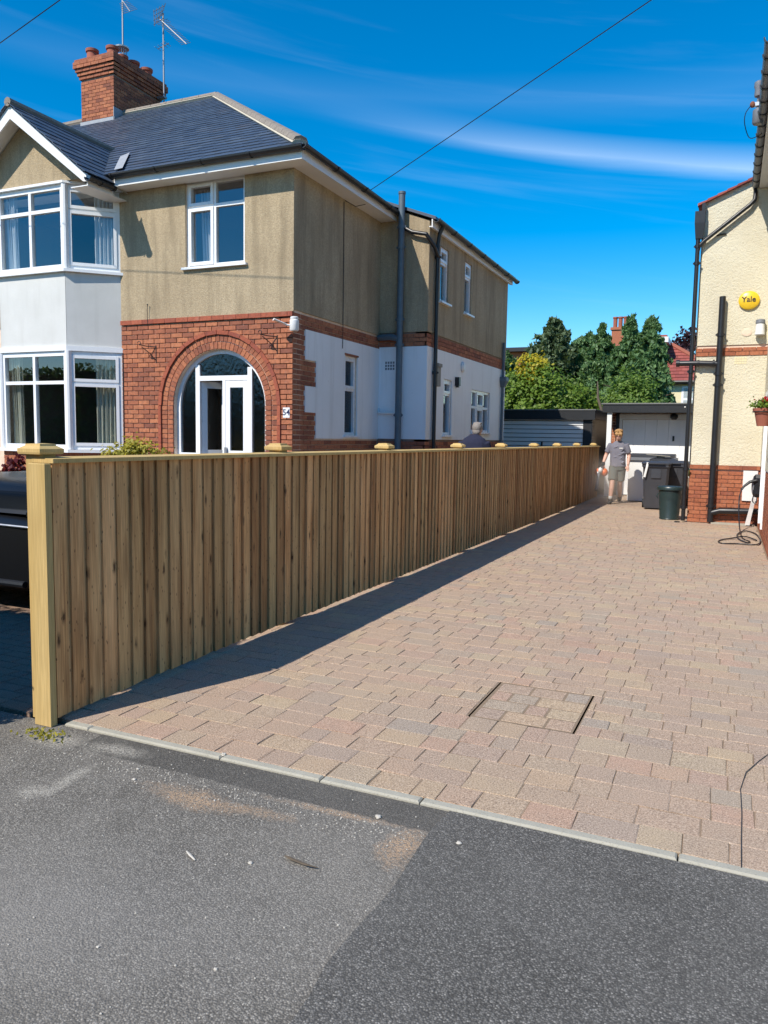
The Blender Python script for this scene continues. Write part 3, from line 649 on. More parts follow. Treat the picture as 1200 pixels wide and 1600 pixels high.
# ================================================================ FENCE
def fence():
    t = empty('timber_fence', (-3.15, 2.84, 0), 'long new close board timber fence running beside the block paved drive', 'fence')
    XF = -3.118
    n = 0; y = 2.868; P = 0.1125
    def wedge(q, d):                           # feather edge: thick on the near side, laid over its neighbour
        w, h = d[1], d[2]
        q.hexa([(-0.004, 0, 0), (0.022, 0, 0), (0.003, w, 0), (-0.004, w, 0), (-0.004, 0, h), (0.022, 0, h), (0.003, w, h), (-0.004, w, h)])
    while y < 20.85:
        o = piece(t, 'fence_board', M['board'], (0.02, random.choice([0.118, 0.121, 0.124]), 1.326), (XF - 0.014 + random.uniform(-0.0015, 0.0015), y, 0.032 + random.uniform(-0.003, 0.003) + (0.0 if y > 3.4 else -0.012)), 'wedge', wedge, rot=(random.uniform(-0.0015, 0.0015), 0, random.uniform(-0.05, -0.02) if random.random() < .5 else random.uniform(-0.02, 0.01)))
        n += 1; y += P
    b = MB(); b.box(-3.235, -3.088, 2.858, 20.88, 1.342, 1.370)
    b.v = [(x, yy, z - (0.006 if x > -3.1 and z > 1.36 else 0)) for x, yy, z in b.v]
    b.build('capping_rail', M['post'], t)
    for z in (0.3, 0.75, 1.15): MB().box(-3.205, -3.135, 2.96, 20.86, z, z + 0.05).build('rail', M['post'], t)
    e = MB(); e.bbox(-3.210, -3.098, 2.812, 2.852, -0.01, 1.341, 0.004); e.build('end_board', M['post'], t)
    for yy in (2.91, 5.2, 7.25, 9.6, 11.7, 13.9, 15.95, 18.2, 20.6):
        q = MB(); q.box(-3.278, -3.178, yy - 0.05, yy + 0.05, 0, 1.385); po = q.build('post', M['post'], t)
        c = MB(); cx = -3.228
        c.loft([[(cx + sx * r, yy + sy * r, z) for sx, sy in ((-1, -1), (1, -1), (1, 1), (-1, 1))] for r, z in ((0.075, 1.385), (0.078, 1.395), (0.078, 1.412), (0.052, 1.428), (0.05, 1.437), (0.0005, 1.440))])
        c.build('post_cap', M['post'], po)
fence()

# ================================================================ LEFT HOUSE
def curtain(fr, a0, a1, b0, b1, c, mat, label, folds=5):
    mb = MB(); n = folds * 6; p0 = []
    for i in range(n + 1):
        a = a0 + (a1 - a0) * i / n; w = 0.025 * math.sin(i / n * folds * 2 * math.pi) + 0.008 * math.sin(i * 1.7)
        p0.append((a, c + w))
    for (a, w), (a2, w2) in zip(p0[:-1], p0[1:]): mb.quad(fr(a, b0, w * 1.2), fr(a2, b0, w2 * 1.2), fr(a2, b1, w), fr(a, b1, w))
    o0 = fr((a0 + a1) / 2, b0, c)
    o = mb.build('curtain', mat, origin=tuple(o0)); o.data.polygons.foreach_set('use_smooth', [True] * len(o.data.polygons)); tag(o, label, 'curtain'); return o

def left_house():
    H = empty('semi_detached_house', (-9.5, 10, 0), 'pebbledashed semi detached house with red brick arch and two storey bay', 'house')
    FR = frame((0, 10, 0), (1, 0, 0), (0, -1, 0))            # front: a = world x
    SR = frame((-5.96, 0, 0), (0, 1, 0), (1, 0, 0))           # side: a = world y
    EF = frame((0, 13.05, 0), (1, 0, 0), (0, -1, 0))
    ES = frame((-5.02, 0, 0), (0, 1, 0), (1, 0, 0))
    zt, tp = 5.5, math.tan(math.radians(33.7))
    # ---- core walls (mortar coloured backing, with the real openings)
    W1 = (-7.89, -6.795, 4.07, 5.36)                          # front upper window
    AC, AZ, AR = -7.30, 1.95, 0.865                            # arch centre, springing, radius
    mb = panel(FR, -9.2, -5.96, 3.2, 5.45, [W1], -0.25, -0.012)
    panel(FR, -21.96, -11.94, 0, 5.45, [], -0.25, -0.012, mb)
    panel(FR, -9.2, AC - AR, 0, 3.2, [], -0.25, -0.012, mb); panel(FR, AC + AR, -5.96, 0, 3.2, [], -0.25, -0.012, mb)
    panel(FR, AC - AR, AC + AR, 0, 0.3, [], -0.25, -0.012, mb)
    seg = 28; arc = [(AC - AR * math.cos(math.pi * i / seg), AZ + AR * math.sin(math.pi * i / seg)) for i in range(seg + 1)]
    for (a, b), (c, d) in zip(arc[:-1], arc[1:]):
        mb.quad(FR(a, b, -0.012), FR(c, d, -0.012), FR(c, 3.2, -0.012), FR(a, 3.2, -0.012)); mb.quad(FR(c, d, -0.25), FR(a, b, -0.25), FR(a, 3.2, -0.25), FR(c, 3.2, -0.25)); mb.quad(FR(a, b, -0.25), FR(c, d, -0.25), FR(c, d, -0.012), FR(a, b, -0.012))
    SW = (11.68, 12.16, 1.52, 2.86)
    panel(SR, 10.012, 13.3, 0, 5.45, [SW], -0.25, -0.012, mb)
    wall = mb.build('wall', M['mortar'], H)
    mb = panel(FR, -21.7, -6.21, 0, 5.45, [], -9.45, -9.7); panel(frame((-21.96, 0, 0), (0, 1, 0), (-1, 0, 0)), 10.0, 19.7, 0, 5.45, [], -0.25, 0, mb)
    mb.build('rear_wall', M['dash'], H)
    # rooms: floors, partition, ceiling
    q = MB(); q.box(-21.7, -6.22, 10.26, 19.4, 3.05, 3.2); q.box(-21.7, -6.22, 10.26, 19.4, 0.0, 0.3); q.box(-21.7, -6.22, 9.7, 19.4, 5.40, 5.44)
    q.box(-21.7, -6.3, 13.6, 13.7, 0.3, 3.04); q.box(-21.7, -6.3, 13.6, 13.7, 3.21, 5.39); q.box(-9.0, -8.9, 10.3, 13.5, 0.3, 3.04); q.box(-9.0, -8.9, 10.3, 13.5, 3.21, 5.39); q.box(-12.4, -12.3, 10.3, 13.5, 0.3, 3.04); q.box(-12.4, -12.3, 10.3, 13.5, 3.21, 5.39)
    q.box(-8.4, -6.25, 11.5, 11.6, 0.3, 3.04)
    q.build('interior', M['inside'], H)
    # ---- pebbledash coats
    mb = panel(FR, -9.2, -5.945, 3.318, 5.45, [W1], -0.012, 0.016); panel(SR, 9.986, 13.05, 3.345, 5.44, [], -0.012, 0.014, mb); panel(FR, -21.96, -11.94, 3.318, 5.45, [], -0.012, 0.012, mb)
    mb.build('pebbledash_coat', M['dash'], H)
    # ---- front bricks
    def arch_open(R):
        def f(z):
            if z < AZ: return [(-9.2, AC - R), (AC + R, -5.96)]
            w = R * R - (z - AZ) ** 2
            return [(-9.2, -5.96)] if w <= 0 else [(-9.2, AC - math.sqrt(w)), (AC + math.sqrt(w), -5.96)]
        return f
    br = lay_bricks(FR, -9.2, -5.96, 0.992, 3.24, arch_open(1.122), 0.2125, 0.0625, 0.0125)
    cnt = 0; st = MB()
    for a0, a1, b0, b1 in sorted(br, key=lambda q: -q[2]):
        if cnt < 300 and b1 > 1.12:
            piece(wall, 'brick', M['brick'], (a1 - a0, 0.03, b1 - b0), ((a0 + a1) / 2, 10.012 - 0.0112 + random.uniform(-0.001, 0.001), (b0 + b1) / 2)); cnt += 1
        else: st.fbox(FR, a0, a1, b0, b1, -0.012, 0.004, random.random())
    for a0, a1, b0, b1 in lay_bricks(FR, -9.2, -5.96, 0.092, 0.985, arch_open(1.122)): st.fbox(FR, a0, a1, b0, b1, -0.012, 0.003, random.random())
    # ---- side bricks: quoins, band, base
    def side_iv(z):
        if z > 3.1: return [(9.99, 13.05)]
        if z < 1.46: return [(9.99, 13.05)]
        return [(9.99, 10.35)] if (z > 2.66 or 1.86 < z < 2.26) else [(9.99, 10.69)]
    for a0, a1, b0, b1 in lay_bricks(SR, 9.99, 13.05, 0.092, 3.345, side_iv): st.fbox(SR, a0, a1, b0, b1, -0.012, 0.003, random.random())
    o = st.build('brick_courses', M['brick'], wall); o['kind'] = 'stuff'
    # string course of moulded brick
    x = -9.2
    while x < -5.97:
        e = min(x + 0.226, -5.952)
        piece(wall, 'string_course_brick', M['stringc'], (round(e - x, 3) - 0.006, 0.055, 0.068), ((x + e) / 2, 9.985, 3.282)); x = e
    # arch rings, each brick a header on edge; then the moulded hood
    def ring(r0, r1, proud, n, name, mat):
        for i in range(n):
            t0, t1 = math.pi * i / n, math.pi * (i + 1) / n; g = 0.0045 / ((r0 + r1) / 2)
            P = [(AC - r * math.cos(t), AZ + r * math.sin(t)) for r, t in ((r0, t0 + g), (r0, t1 - g), (r1, t1 - g), (r1, t0 + g))]
            MB().prism(P, FR, -0.02, proud).build(name, mat, wall)
    ring(0.868, 0.972, 0.006, 38, 'arch_brick', M['brick']); ring(0.984, 1.088, 0.006, 43, 'arch_brick', M['brick']); ring(1.086, 1.146, 0.036, 16, 'hood_brick', M['stringc'])
    z = AZ - 0.075
    while z > 1.0:
        for s in (-1, 1):
            for r0, r1, pr, mt in ((0.868, 0.972, 0.006, 'brick'), (0.984, 1.092, 0.006, 'brick')):
                piece(wall, 'arch_brick', M['brick'], (r1 - r0, 0.03, 0.065), (AC + s * (r0 + r1) / 2, 10.003, z + 0.0375))
        z -= 0.075
    for s in (-1, 1):
        for k in range(3): piece(wall, 'hood_brick', M['stringc'], (0.054, 0.05, 0.296), (AC + s * 1.119, 9.985, AZ - 0.152 - k * 0.302))
    # ---- white painted render on the side
    mb = MB(); HW = [SW]
    def toothed(z0, z1, y0): panel(SR, y0, 13.05, z0, z1, HW, -0.012, 0.012, mb)
    toothed(2.655, 3.105, 10.35); toothed(2.258, 2.655, 10.69); toothed(1.86, 2.258, 10.35); toothed(1.46, 1.86, 10.69)
    mb.build('white_render', M['whiter'], H)
    # ---- front upper window, side window
    window(H, FR, *W1, xs=[-7.375], zs=[4.98], sash=[(0, 0), (0, 1)], out=-0.03)
    window(H, SR, *SW, zs=[2.30], sash=[(0, 1)], out=-0.04, glass=M['glass_obs'])
    mb = MB(); mb.fbox(SR, SW[0] - 0.02, SW[1] + 0.02, SW[3], SW[3] + 0.03, -0.01, 0.02); mb.build('drip_strip', M['brick'], H)
    # ---- arched entrance screen with its doors
    ent = MB(); c0, c1 = -0.16, -0.09
    def arcpts(r, n=40): return [(AC - r * math.cos(math.pi * i / n), AZ + r * math.sin(math.pi * i / n)) for i in range(n + 1)]
    A, B = arcpts(0.863), arcpts(0.80)
    for i in range(40): ent.prism([B[i], B[i + 1], A[i + 1], A[i]], FR, c0, c1)
    for s in (-1, 1): ent.fbox(FR, *sorted((AC + s * 0.863, AC + s * 0.80)), 0.3, AZ, c0, c1)
    def hz(x, r=0.80): return AZ + math.sqrt(max(0, r * r - (x - AC) ** 2))
    for x0, x1, ztop in ((-7.80, -7.72, None), (-7.285, -7.235, 2.34), (-6.82, -6.74, None)):
        zz = ztop or min(hz(x0), hz(x1)) + 0.015; ent.fbox(FR, x0, x1, 0.3, zz, c0, c1 - 0.003)
    ent.fbox(FR, -7.72, -6.82, 2.34, 2.415, c0, c1 - 0.005); ent.fbox(FR, AC - 0.80, -7.80, 1.14, 1.20, c0, c1 - 0.004); ent.fbox(FR, -6.74, AC + 0.80, 1.14, 1.20, c0, c1 - 0.004)
    es = ent.build('entrance_screen', M['pvc'], H); es['label'] = 'white arched entrance screen with half open double doors'
    def pane_poly(P, c=-0.13): MB().prism(P, FR, c, c + 0.006).build('pane', M['glass_obs'], es)
    def arc_between(x0, x1, r=0.795, n=12): return [(x0 + (x1 - x0) * i / n, hz(x0 + (x1 - x0) * i / n, r)) for i in range(n + 1)]
    pane_poly([(-7.72, 2.415), (-6.82, 2.415)] + arc_between(-6.82, -7.72)); pane_poly([(AC - 0.795, 1.2), (-7.80, 1.2)] + arc_between(-7.80, AC - 0.795)); pane_poly([(-6.74, 1.2), (AC + 0.795, 1.2)] + arc_between(AC + 0.795, -6.74))
    def leaf(frm, w, mat):
        d = MB(); b = 0.085
        d.fbox(frm, 0, b, 0.32, 2.335, -0.05, 0.0); d.fbox(frm, w - b, w, 0.32, 2.335, -0.05, 0.0); d.fbox(frm, b, w - b, 2.335 - b - 0.02, 2.335, -0.05, -0.002); d.fbox(frm, b, w - b, 0.32, 1.25, -0.05, -0.002)
        o = d.build('door', mat, es)
        MB().fbox(frm, b - 0.004, w - b + 0.004, 1.24, 2.235, -0.03, -0.024).build('pane', M['glass_obs'], o)
        return o
    d1 = leaf(frame((-7.235, 10.10, 0), (1, 0, 0), (0, -1, 0)), 0.415, M['pvc'])
    MB().fbox(FR, -7.225, -7.20, 1.15, 1.30, -0.10, -0.05).build('handle', M['steel'], d1)
    an = math.radians(58); d2 = leaf(frame((-7.715, 10.15, 0), (math.cos(an), math.sin(an), 0), (math.sin(an), -math.cos(an), 0)), 0.425, M['pvc']); d2['label'] = 'white door leaf standing open inwards'
    MB().fbox(FR, AC - 0.86, -7.66, 1.105, 1.135, -0.16, 0.02).build('sill', M['pvc'], es)
    # ---- two storey bay
    P0, P1, P2, P3 = (-9.2, 10.0), (-9.83, 9.43), (-11.31, 9.43), (-11.94, 10.0)
    def side(A, B):
        u = Vector((B[0] - A[0], B[1] - A[1], 0)); ln = u.length; u.normalize(); n = Vector((u.y, -u.x, 0)); return frame((A[0], A[1], 0), u, n), ln
    RCant, lr = side(P1, P0); BFt, lf = side(P2, P1); LCant, ll = side(P3, P2)
    for fr, ln, nm in ((BFt, lf, 'f'), (RCant, lr, 'r'), (LCant, ll, 'l')):
        MB().fbox(fr, 0.004, ln - 0.004, 2.885, 4.04, -0.08, 0.0).build('bay_panel', M['bayr'], H)
        for a0, a1, b0, b1 in lay_bricks(fr, 0, ln, 0.5, 1.16): st2.fbox(fr, a0, a1, b0, b1, -0.02, 0.004, random.random()) if nm != 'f' else None
        if nm == 'f':
            st2 = MB()
            for a0, a1, b0, b1 in lay_bricks(fr, 0, ln, 0.5, 1.16): piece(wall, 'brick', M['brick'], (a1 - a0, 0.03, b1 - b0), tuple(fr((a0 + a1) / 2, (b0 + b1) / 2, -0.008)))
        MB().fbox(fr, 0, ln, 0.0, 1.16, -0.2, -0.012).build('bay_base', M['mortar'], H)
        for z0, z1, zs in ((1.215, 2.80, 2.30), (4.09, 5.40, 5.02)):
            if nm == 'f': window(H, fr, 0.0, ln, z0, z1, xs=[ln * 0.5], zs=[zs], out=0.0, bar=0.075, sill=False)
            else: window(H, fr, 0.0, ln, z0, z1, zs=[zs], sash=[(0, 0), (0, 1)], out=0.0, bar=0.075, sill=False)
    o = st2.build('bay_brick_courses', M['brick'], wall); o['kind'] = 'stuff'
    def bay_ring(z0, z1, grow, name, mat):
        c = Vector((-10.57, 10.0, 0)); pts = []
        for p in (P0, P1, P2, P3):
            pts.append((p[0] + (grow if p[0] > -10.57 else -grow) * (1 if p[1] > 9.9 else 0.6), p[1] - (grow if p[1] < 9.9 else 0)))
        MB().prism([(x, y) for x, y in pts], lambda a, b, c_: Vector((a, b, c_)), z0, z1).build(name, mat, H)
    bay_ring(1.165, 1.212, 0.07, 'bay_sill', M['pvc']); bay_ring(2.803, 2.882, 0.03, 'bay_cornice', M['pvc']); bay_ring(4.043, 4.087, 0.07, 'bay_sill', M['pvc']); bay_ring(5.403, 5.44, 0.05, 'bay_soffit', M['pvc'])
    for (x, y) in (P1, P2): 
        for z0, z1 in ((1.215, 2.80), (4.09, 5.40)):
            q = MB(); q.lathe((x + (0.012 if x > -10.5 else -0.012), y + 0.012, z0), [(0.052, 0), (0.052, z1 - z0)], 10); q.build('corner_post', M['pvc'], H)
    # downlight drainpipe in the corner between bay and front
    smooth_by_angle(MB().tube([(-9.175, 9.985, 1.15), (-9.175, 9.985, 2.8)], 0.012, 8).build('cable_run', M['black'], H))
    # ---- gable over the bay
    gx, gz, gy = -10.57, 6.58, 9.10; half = 1.55; ez = 5.36; gs = (gz - ez) / half
    MB().prism([(gx - 1.35, 5.44), (gx + 1.35, 5.44), (gx + 0.02, gz - 0.10), (gx - 0.02, gz - 0.10)], FR, 0.42, 0.57).build('gable_wall', M['dash'], H)
    for s in (-1, 1):
        w = 0.17
        MB().prism([(gx, gz), (gx + s * half, ez), (gx + s * half, ez - w + 0.06), (gx + s * (half - 0.06), ez - w + 0.06), (gx, gz - w * 1.25)][::s], FR, 0.87, 0.90).build('bargeboard', M['whitepaint'], H)
        q = MB(); q.add([(gx, 9.12, gz - 0.05), (gx + s * half, 9.12, ez - 0.05), (gx + s * half, 10.0, ez - 0.05), (gx, 10.0, gz - 0.05)], [(0, 1, 2, 3)]); q.build('verge_soffit', M['whitepaint'], H)
        q = MB(); q.box(min(gx + s * (half - 0.02), gx + s * (half - 0.0)), max(gx + s * (half - 0.02), gx + s * half), 9.10 + 0.03, 9.66, ez - 0.17, ez - 0.01); q.box(*sorted((gx + s * (half - 0.03), gx + s * 1.2)), 9.14, 9.99, ez - 0.165, ez - 0.15); q.build('eaves_box', M['whitepaint'], H)
        sm = MB(); o_ = Vector((gx + s * half, 9.06, ez)); u = Vector((0, 1, 0)) if s > 0 else Vector((0, -1, 0)); w_ = Vector((-s * half, 0, gz - ez)).normalized(); n_ = u.cross(w_); sl = math.hypot(half, gz - ez)
        if s < 0: o_ = Vector((gx + s * half, 11.7, ez))
        poly = [(0, 0), (2.64, 0), (2.64, sl), (0, sl)]
        sm.add([o_ + u * a + w_ * b for a, b in poly], [(0, 1, 2, 3)]); slates(sm, o_ + n_ * 0.005, u, w_, n_, poly)
        sl_o = sm.build('roof_slates', M['slate'], H); sl_o['kind'] = 'stuff'
    q = MB(); q.tube([(gx, 9.06, gz + 0.03), (gx, 11.7, gz + 0.03)], 0.07, 8); q.build('ridge_tiles', M['ridge'], H)
    # ---- main roof (hipped, both semis)
    xc, xl, yf, yb, zr = -5.62, -22.3, 9.65, 20.05, zt + 5.2 * tp
    R0, R1 = Vector((xc - 5.2, 14.85, zr)), Vector((xl + 5.2, 14.85, zr))
    sl = math.hypot(5.2, 5.2 * tp); roof = MB()
    FL, FRc, BRc, BL = Vector((xl, yf, zt)), Vector((xc, yf, zt)), Vector((xc, yb, zt)), Vector((xl, yb, zt))
    roof.add([FL, FRc, R0, R1], [(0, 1, 2, 3)]); roof.add([FRc, BRc, R0], [(0, 1, 2)]); roof.add([BRc, BL, R1, R0], [(0, 1, 2, 3)]); roof.add([BL, FL, R1], [(0, 1, 2)])
    ro = roof.build('roof', M['slate'], H)
    sm = MB(); wv = Vector((0, 5.2, 5.2 * tp)).normalized(); nv = Vector((1, 0, 0)).cross(wv)
    slates(sm, Vector((-16.5, yf, zt)) + nv * 0.006, (1, 0, 0), wv, nv, [(0, 0), (16.5 + xc, 0), (16.5 + xc - 5.2, sl), (0, sl)])
    wv = Vector((-5.2, 0, 5.2 * tp)).normalized(); nv = Vector((0, 1, 0)).cross(wv)
    slates(sm, FRc + nv * 0.006, (0, 1, 0), wv, nv, [(0, 0), (10.4, 0), (5.2, sl)])
    so = sm.build('slates', M['slate'], ro); so['kind'] = 'stuff'
    def caps(a, b, name, r=0.11):
        a, b = Vector(a), Vector(b); n = max(1, int((b - a).length / 0.42)); d = (b - a).normalized(); bed = MB(); bed.tube([a, b], r * 1.12, 8, sq=0.45); bed.build('bedding', M['ridge_mortar'], ro)
        for i in range(n):
            p, q = a.lerp(b, i / n), a.lerp(b, (i + 1) / n); t = MB(); t.tube([p + Vector((0, 0, .03)), q - d * 0.012 + Vector((0, 0, .03))], r, 8, sq=0.7); smooth_by_angle(t.build(name, M['ridge'], ro))
    caps(FRc + Vector((-.06, .06, .05)), R0, 'hip_tile'); caps(R0, Vector((-14.0, 14.85, zr)), 'ridge_tile')
    MB().tube([R1 + Vector((3.1, 0, 0.02)), R1, FL], 0.1, 8).build('far_hip', M['ridge'], ro)
    # valley flashing beside the gable
    q = MB(); nl = Vector((0, -tp, 1)).normalized()
    a, b = Vector((-9.0, 9.66, zt + 0.06)), Vector((-9.75, 10.62, zt + 0.67)); q.add([a, a + Vector((0.17, 0, 0.01)), b + Vector((0.16, 0.05, 0.06)), b], [(0, 1, 2, 3)])
    q.v = [(x, y, z + 0.02) for x, y, z in q.v]; q.build('valley_flashing', M['lead'], ro)
    # fascia, soffit, gutters
    q = MB(); q.box(-9.02, -5.66, 9.68, 9.70, 5.335, 5.50); q.build('fascia', M['whitepaint'], H)
    q = MB(); q.box(-5.66, -5.64, 9.68, 13.35, 5.335, 5.50); q.build('fascia', M['whitepaint'], H)
    q = MB(); q.box(-21.9, -5.662, 9.702, 9.999, 5.345, 5.36); q.build('soffit', M['whitepaint'], H)
    q = MB(); q.box(-5.958, -5.662, 10.0, 13.30, 5.345, 5.36); q.build('soffit', M['whitepaint'], H)
    def gutter(a, b, out, name='gutter', mat=None, r=0.058, n=9, par=None):
        a, b, out = Vector(a), Vector(b), Vector(out); pr = [(math.cos(t), math.sin(t)) for t in np.linspace(math.pi, 2 * math.pi, n)]; g = MB()
        R_ = [[p + out * (x * r) + Vector((0, 0, z * r)) for x, z in pr] + [p + out * (x * (r - .006)) + Vector((0, 0, z * (r - .006))) for x, z in reversed(pr)] for p in (a, b)]
        g.loft(R_); o = g.build(name, mat or M['black'], par or H); d = (b - a); k = max(2, int(d.length / 0.85))
        for i in range(k + 1):
            p = a + d * (i / k); dn = d.normalized(); c = MB(); c.loft([[p + dn * s * 0.018 + out * (x * (r + .01)) + Vector((0, 0, z * (r + .01))) for x, z in pr] + [p + dn * s * 0.018 + out * (x * r) + Vector((0, 0, z * r)) for x, z in reversed(pr)] for s in (-1, 1)]); c.build('gutter_bracket', mat or M['black'], o)
        return o
    gutter((-9.0, 9.62, 5.50), (-5.6, 9.62, 5.49), (0, -1, 0)); gutter((-5.58, 9.60, 5.50), (-5.58, 13.55, 5.46), (1, 0, 0)); gutter((-8.96, 9.08, 5.30), (-8.96, 9.60, 5.30), (1, 0, 0))
    # ---- side extension
    XE = -5.02
    EW = [(13.63, 14.08, 4.01, 5.00), (15.06, 15.50, 4.01, 5.03), (13.96, 14.44, 1.56, 2.62), (15.70, 17.06, 1.64, 2.53)]
    ez0, es = 5.30, 0.375
    mb = panel(ES, 13.062, 18.3, 0, ez0, EW, -0.22, -0.012); mb.prism([(-5.97, 0), (XE - 0.012, 0), (XE - 0.012, ez0), (-5.97, ez0 + 0.95 * es)], EF, -0.22, -0.012)
    mb.quad((XE, 18.3, 0), (-7, 18.3, 0), (-7, 18.3, ez0), (XE, 18.3, ez0)); wall2 = mb.build('extension_wall', M['mortar_d'], H)
    mb = panel(ES, 13.04, 18.3, 3.385, ez0, EW, -0.012, 0.012); mb.prism([(-5.944, 3.385), (XE - 0.001, 3.385), (XE - 0.001, ez0), (-5.944, ez0 + 0.92 * es)], EF, -0.012, 0.012)
    mb.build('extension_pebbledash', M['dash'], H)
    mb = panel(ES, 13.04, 18.3, 1.47, 3.13, EW, -0.012, 0.012); panel(EF, -5.946, XE - 0.001, 1.47, 3.13, [], -0.012, 0.012, mb); mb.build('extension_white_render', M['whiter'], H)
    st = MB()
    for z0, z1 in ((3.14, 3.38), (0.09, 1.46)):
        for a0, a1, b0, b1 in lay_bricks(ES, 13.05, 18.29, z0, z1): st.fbox(ES, a0, a1, b0, b1, -0.012, 0.003, random.random())
        for a0, a1, b0, b1 in lay_bricks(EF, -5.95, -5.03, z0, z1): st.fbox(EF, a0, a1, b0, b1, -0.012, 0.003, random.random())
    o = st.build('extension_brick_courses', M['brick'], wall2); o['kind'] = 'stuff'
    window(H, ES, *EW[0], zs=[4.72], sash=[(0, 1)], out=-0.02); window(H, ES, *EW[1], zs=[4.72], sash=[(0, 1)], out=-0.02)
    window(H, ES, *EW[2], zs=[2.34], sash=[(0, 1)], out=-0.02); window(H, ES, *EW[3], xs=[16.12, 16.62], zs=[2.17], sash=[(1, 0), (1, 1)], out=-0.02)
    q = MB(); q.add([(-4.88, 12.98, 5.29), (-4.88, 18.5, 5.29), (-6.25, 18.5, 5.80), (-6.25, 12.98, 5.80)], [(0, 1, 2, 3)]); q.add([(-4.88, 12.98, 5.34), (-6.25, 12.98, 5.85), (-6.25, 18.5, 5.85), (-4.88, 18.5, 5.34)], [(0, 3, 2, 1)])
    q.quad((-4.88, 12.98, 5.29), (-4.88, 12.98, 5.34), (-6.25, 12.98, 5.85), (-6.25, 12.98, 5.80)); q.quad((-4.88, 12.98, 5.29), (-4.88, 18.5, 5.29), (-4.88, 18.5, 5.34), (-4.88, 12.98, 5.34)); q.build('extension_roof', M['slate'], H)
    q = MB(); q.box(-4.955, -4.935, 12.99, 18.45, 5.16, 5.30); q.box(-5.0, -4.956, 12.99, 18.45, 5.17, 5.185); q.build('fascia', M['whitepaint'], H)
    gutter((-4.86, 12.98, 5.30), (-4.86, 18.55, 5.27), (1, 0, 0))
    # box interior of extension so that one looks into rooms
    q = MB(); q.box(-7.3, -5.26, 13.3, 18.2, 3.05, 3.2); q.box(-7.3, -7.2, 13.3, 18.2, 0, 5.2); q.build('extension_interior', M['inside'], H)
    # ---- pipes
    vx, vy = -5.50, 12.93
    pipe_with_clips(H, 'soil_pipe', [(vx, vy, 0.1), (vx, vy, 5.78)], 0.058, M['pipe'], [(vx, vy, z) for z in (1.9, 3.15, 3.6, 4.85, 5.2)], 'stout blue grey soil pipe standing above the eaves')
    smooth_by_angle(MB().tube([(vx, vy, 5.76), (vx, vy, 5.80)], 0.066, 12).build('pipe_collar', M['pipe'], H))
    pipe_with_clips(H, 'branch_pipe', [(vx, vy, 3.26), (vx - 0.2, vy + 0.02, 3.30), (vx - 0.45, 13.02, 3.30)], 0.055, M['pipe'])
    pipe_with_clips(H, 'waste_pipe', [(vx - 0.03, vy, 1.93), (vx - 0.42, vy + 0.06, 1.94), (vx - 0.43, 13.05, 2.02)], 0.02, M['whitepl'])
    pipe_with_clips(H, 'overflow_pipe', [(-5.55, 13.3, 5.40), (-5.52, 12.95, 5.22), (-5.30, 12.95, 5.10), (-5.03, 12.93, 5.04), (-4.93, 13.1, 4.85), (-4.94, 13.33, 4.72)], 0.036, M['black'])
    pipe_with_clips(H, 'downpipe', [(-4.86, 13.33, 5.26), (-4.93, 13.33, 5.12), (-4.955, 13.33, 4.95), (-4.955, 13.33, 0.05)], 0.036, M['black'], [(-4.955, 13.33, z) for z in (4.72, 2.68, 1.0)], 'thin black downpipe on the side extension')
    pipe_with_clips(H, 'rear_downpipe', [(-4.96, 17.93, 0.05), (-4.96, 17.93, 2.95), (-4.96, 17.93, 3.75)], 0.034, M['pipe'], [(-4.96, 17.93, 1.4)])
    MB().loft([[(-4.96 + x * r, 17.93 + y * r, z) for x, y in ((-1, -1), (1, -1), (1, 1), (-1, 1))] for r, z in ((0.05, 2.72), (0.11, 2.86), (0.11, 2.95))]).build('hopper_head', M['pipe'], H)
    mb = MB(); mb.tube([(-5.935, 11.55, 5.3), (-5.935, 11.56, 4.4), (-5.935, 11.56, 2.95)], 0.006, 5); mb.tube([(-5.94, 11.6, 5.33), (-5.80, 11.7, 5.25), (-5.72, 11.9, 5.33)], 0.006, 5); mb.build('cable_run', M['black'], H)
    q = MB()
    for i in range(4):
        for j in range(3): q.fbox(EF, -5.82 + i * 0.05, -5.785 + i * 0.05, 2.72 + j * 0.055, 2.76 + j * 0.055, 0.005, 0.014)
    q.build('air_vent', M['greypl'], H)['kind'] = 'stuff'
    # small wall fittings on the extension
    q = MB(); q.lathe((0, 0, 0), [(0.07, 0), (0.085, 0.02), (0.05, 0.06)], 16); q.v = [(-5.005 + z, 15.01 + x, 2.93 + y * 1.3) for x, y, z in q.v]; smooth_by_angle(q.build('round_vent', M['whitepl'], H))
    q = MB(); q.fbox(ES, 14.60, 14.70, 2.53, 2.70, 0.012, 0.10); q.fbox(ES, 14.62, 14.68, 2.50, 2.53, 0.03, 0.08); q.build('junction_box', M['black'], H)
    q = MB(); q.fbox(ES, 13.42, 13.60, 2.45, 2.80, 0.012, 0.08); q.fbox(ES, 13.40, 13.62, 2.80, 2.86, 0.012, 0.10); q.build('meter_hood', M['board_g'], H)
    q = MB(); q.fbox(FR, -6.115, -6.0, 1.765, 1.915, 0.0, 0.02); pl = q.build('number_plate', M['pvc'], H); pl['label'] = 'small white plate reading 54'
    text('54', 0.125, (-6.057, 9.978, 1.84), (math.radians(90), 0, 0), M['inkblue'], pl, 'numeral', (1.0, 1, 1))
    # ---- chimney
    ch = MB(); x0, x1, y0, y1 = -14.45, -13.46, 14.48, 16.12; ch.box(x0 + 0.012, x1 - 0.012, y0 + 0.012, y1 - 0.012, 7.9, 10.10); cho = ch.build('chimney', M['mortar_d'], ro)
    b = MB()
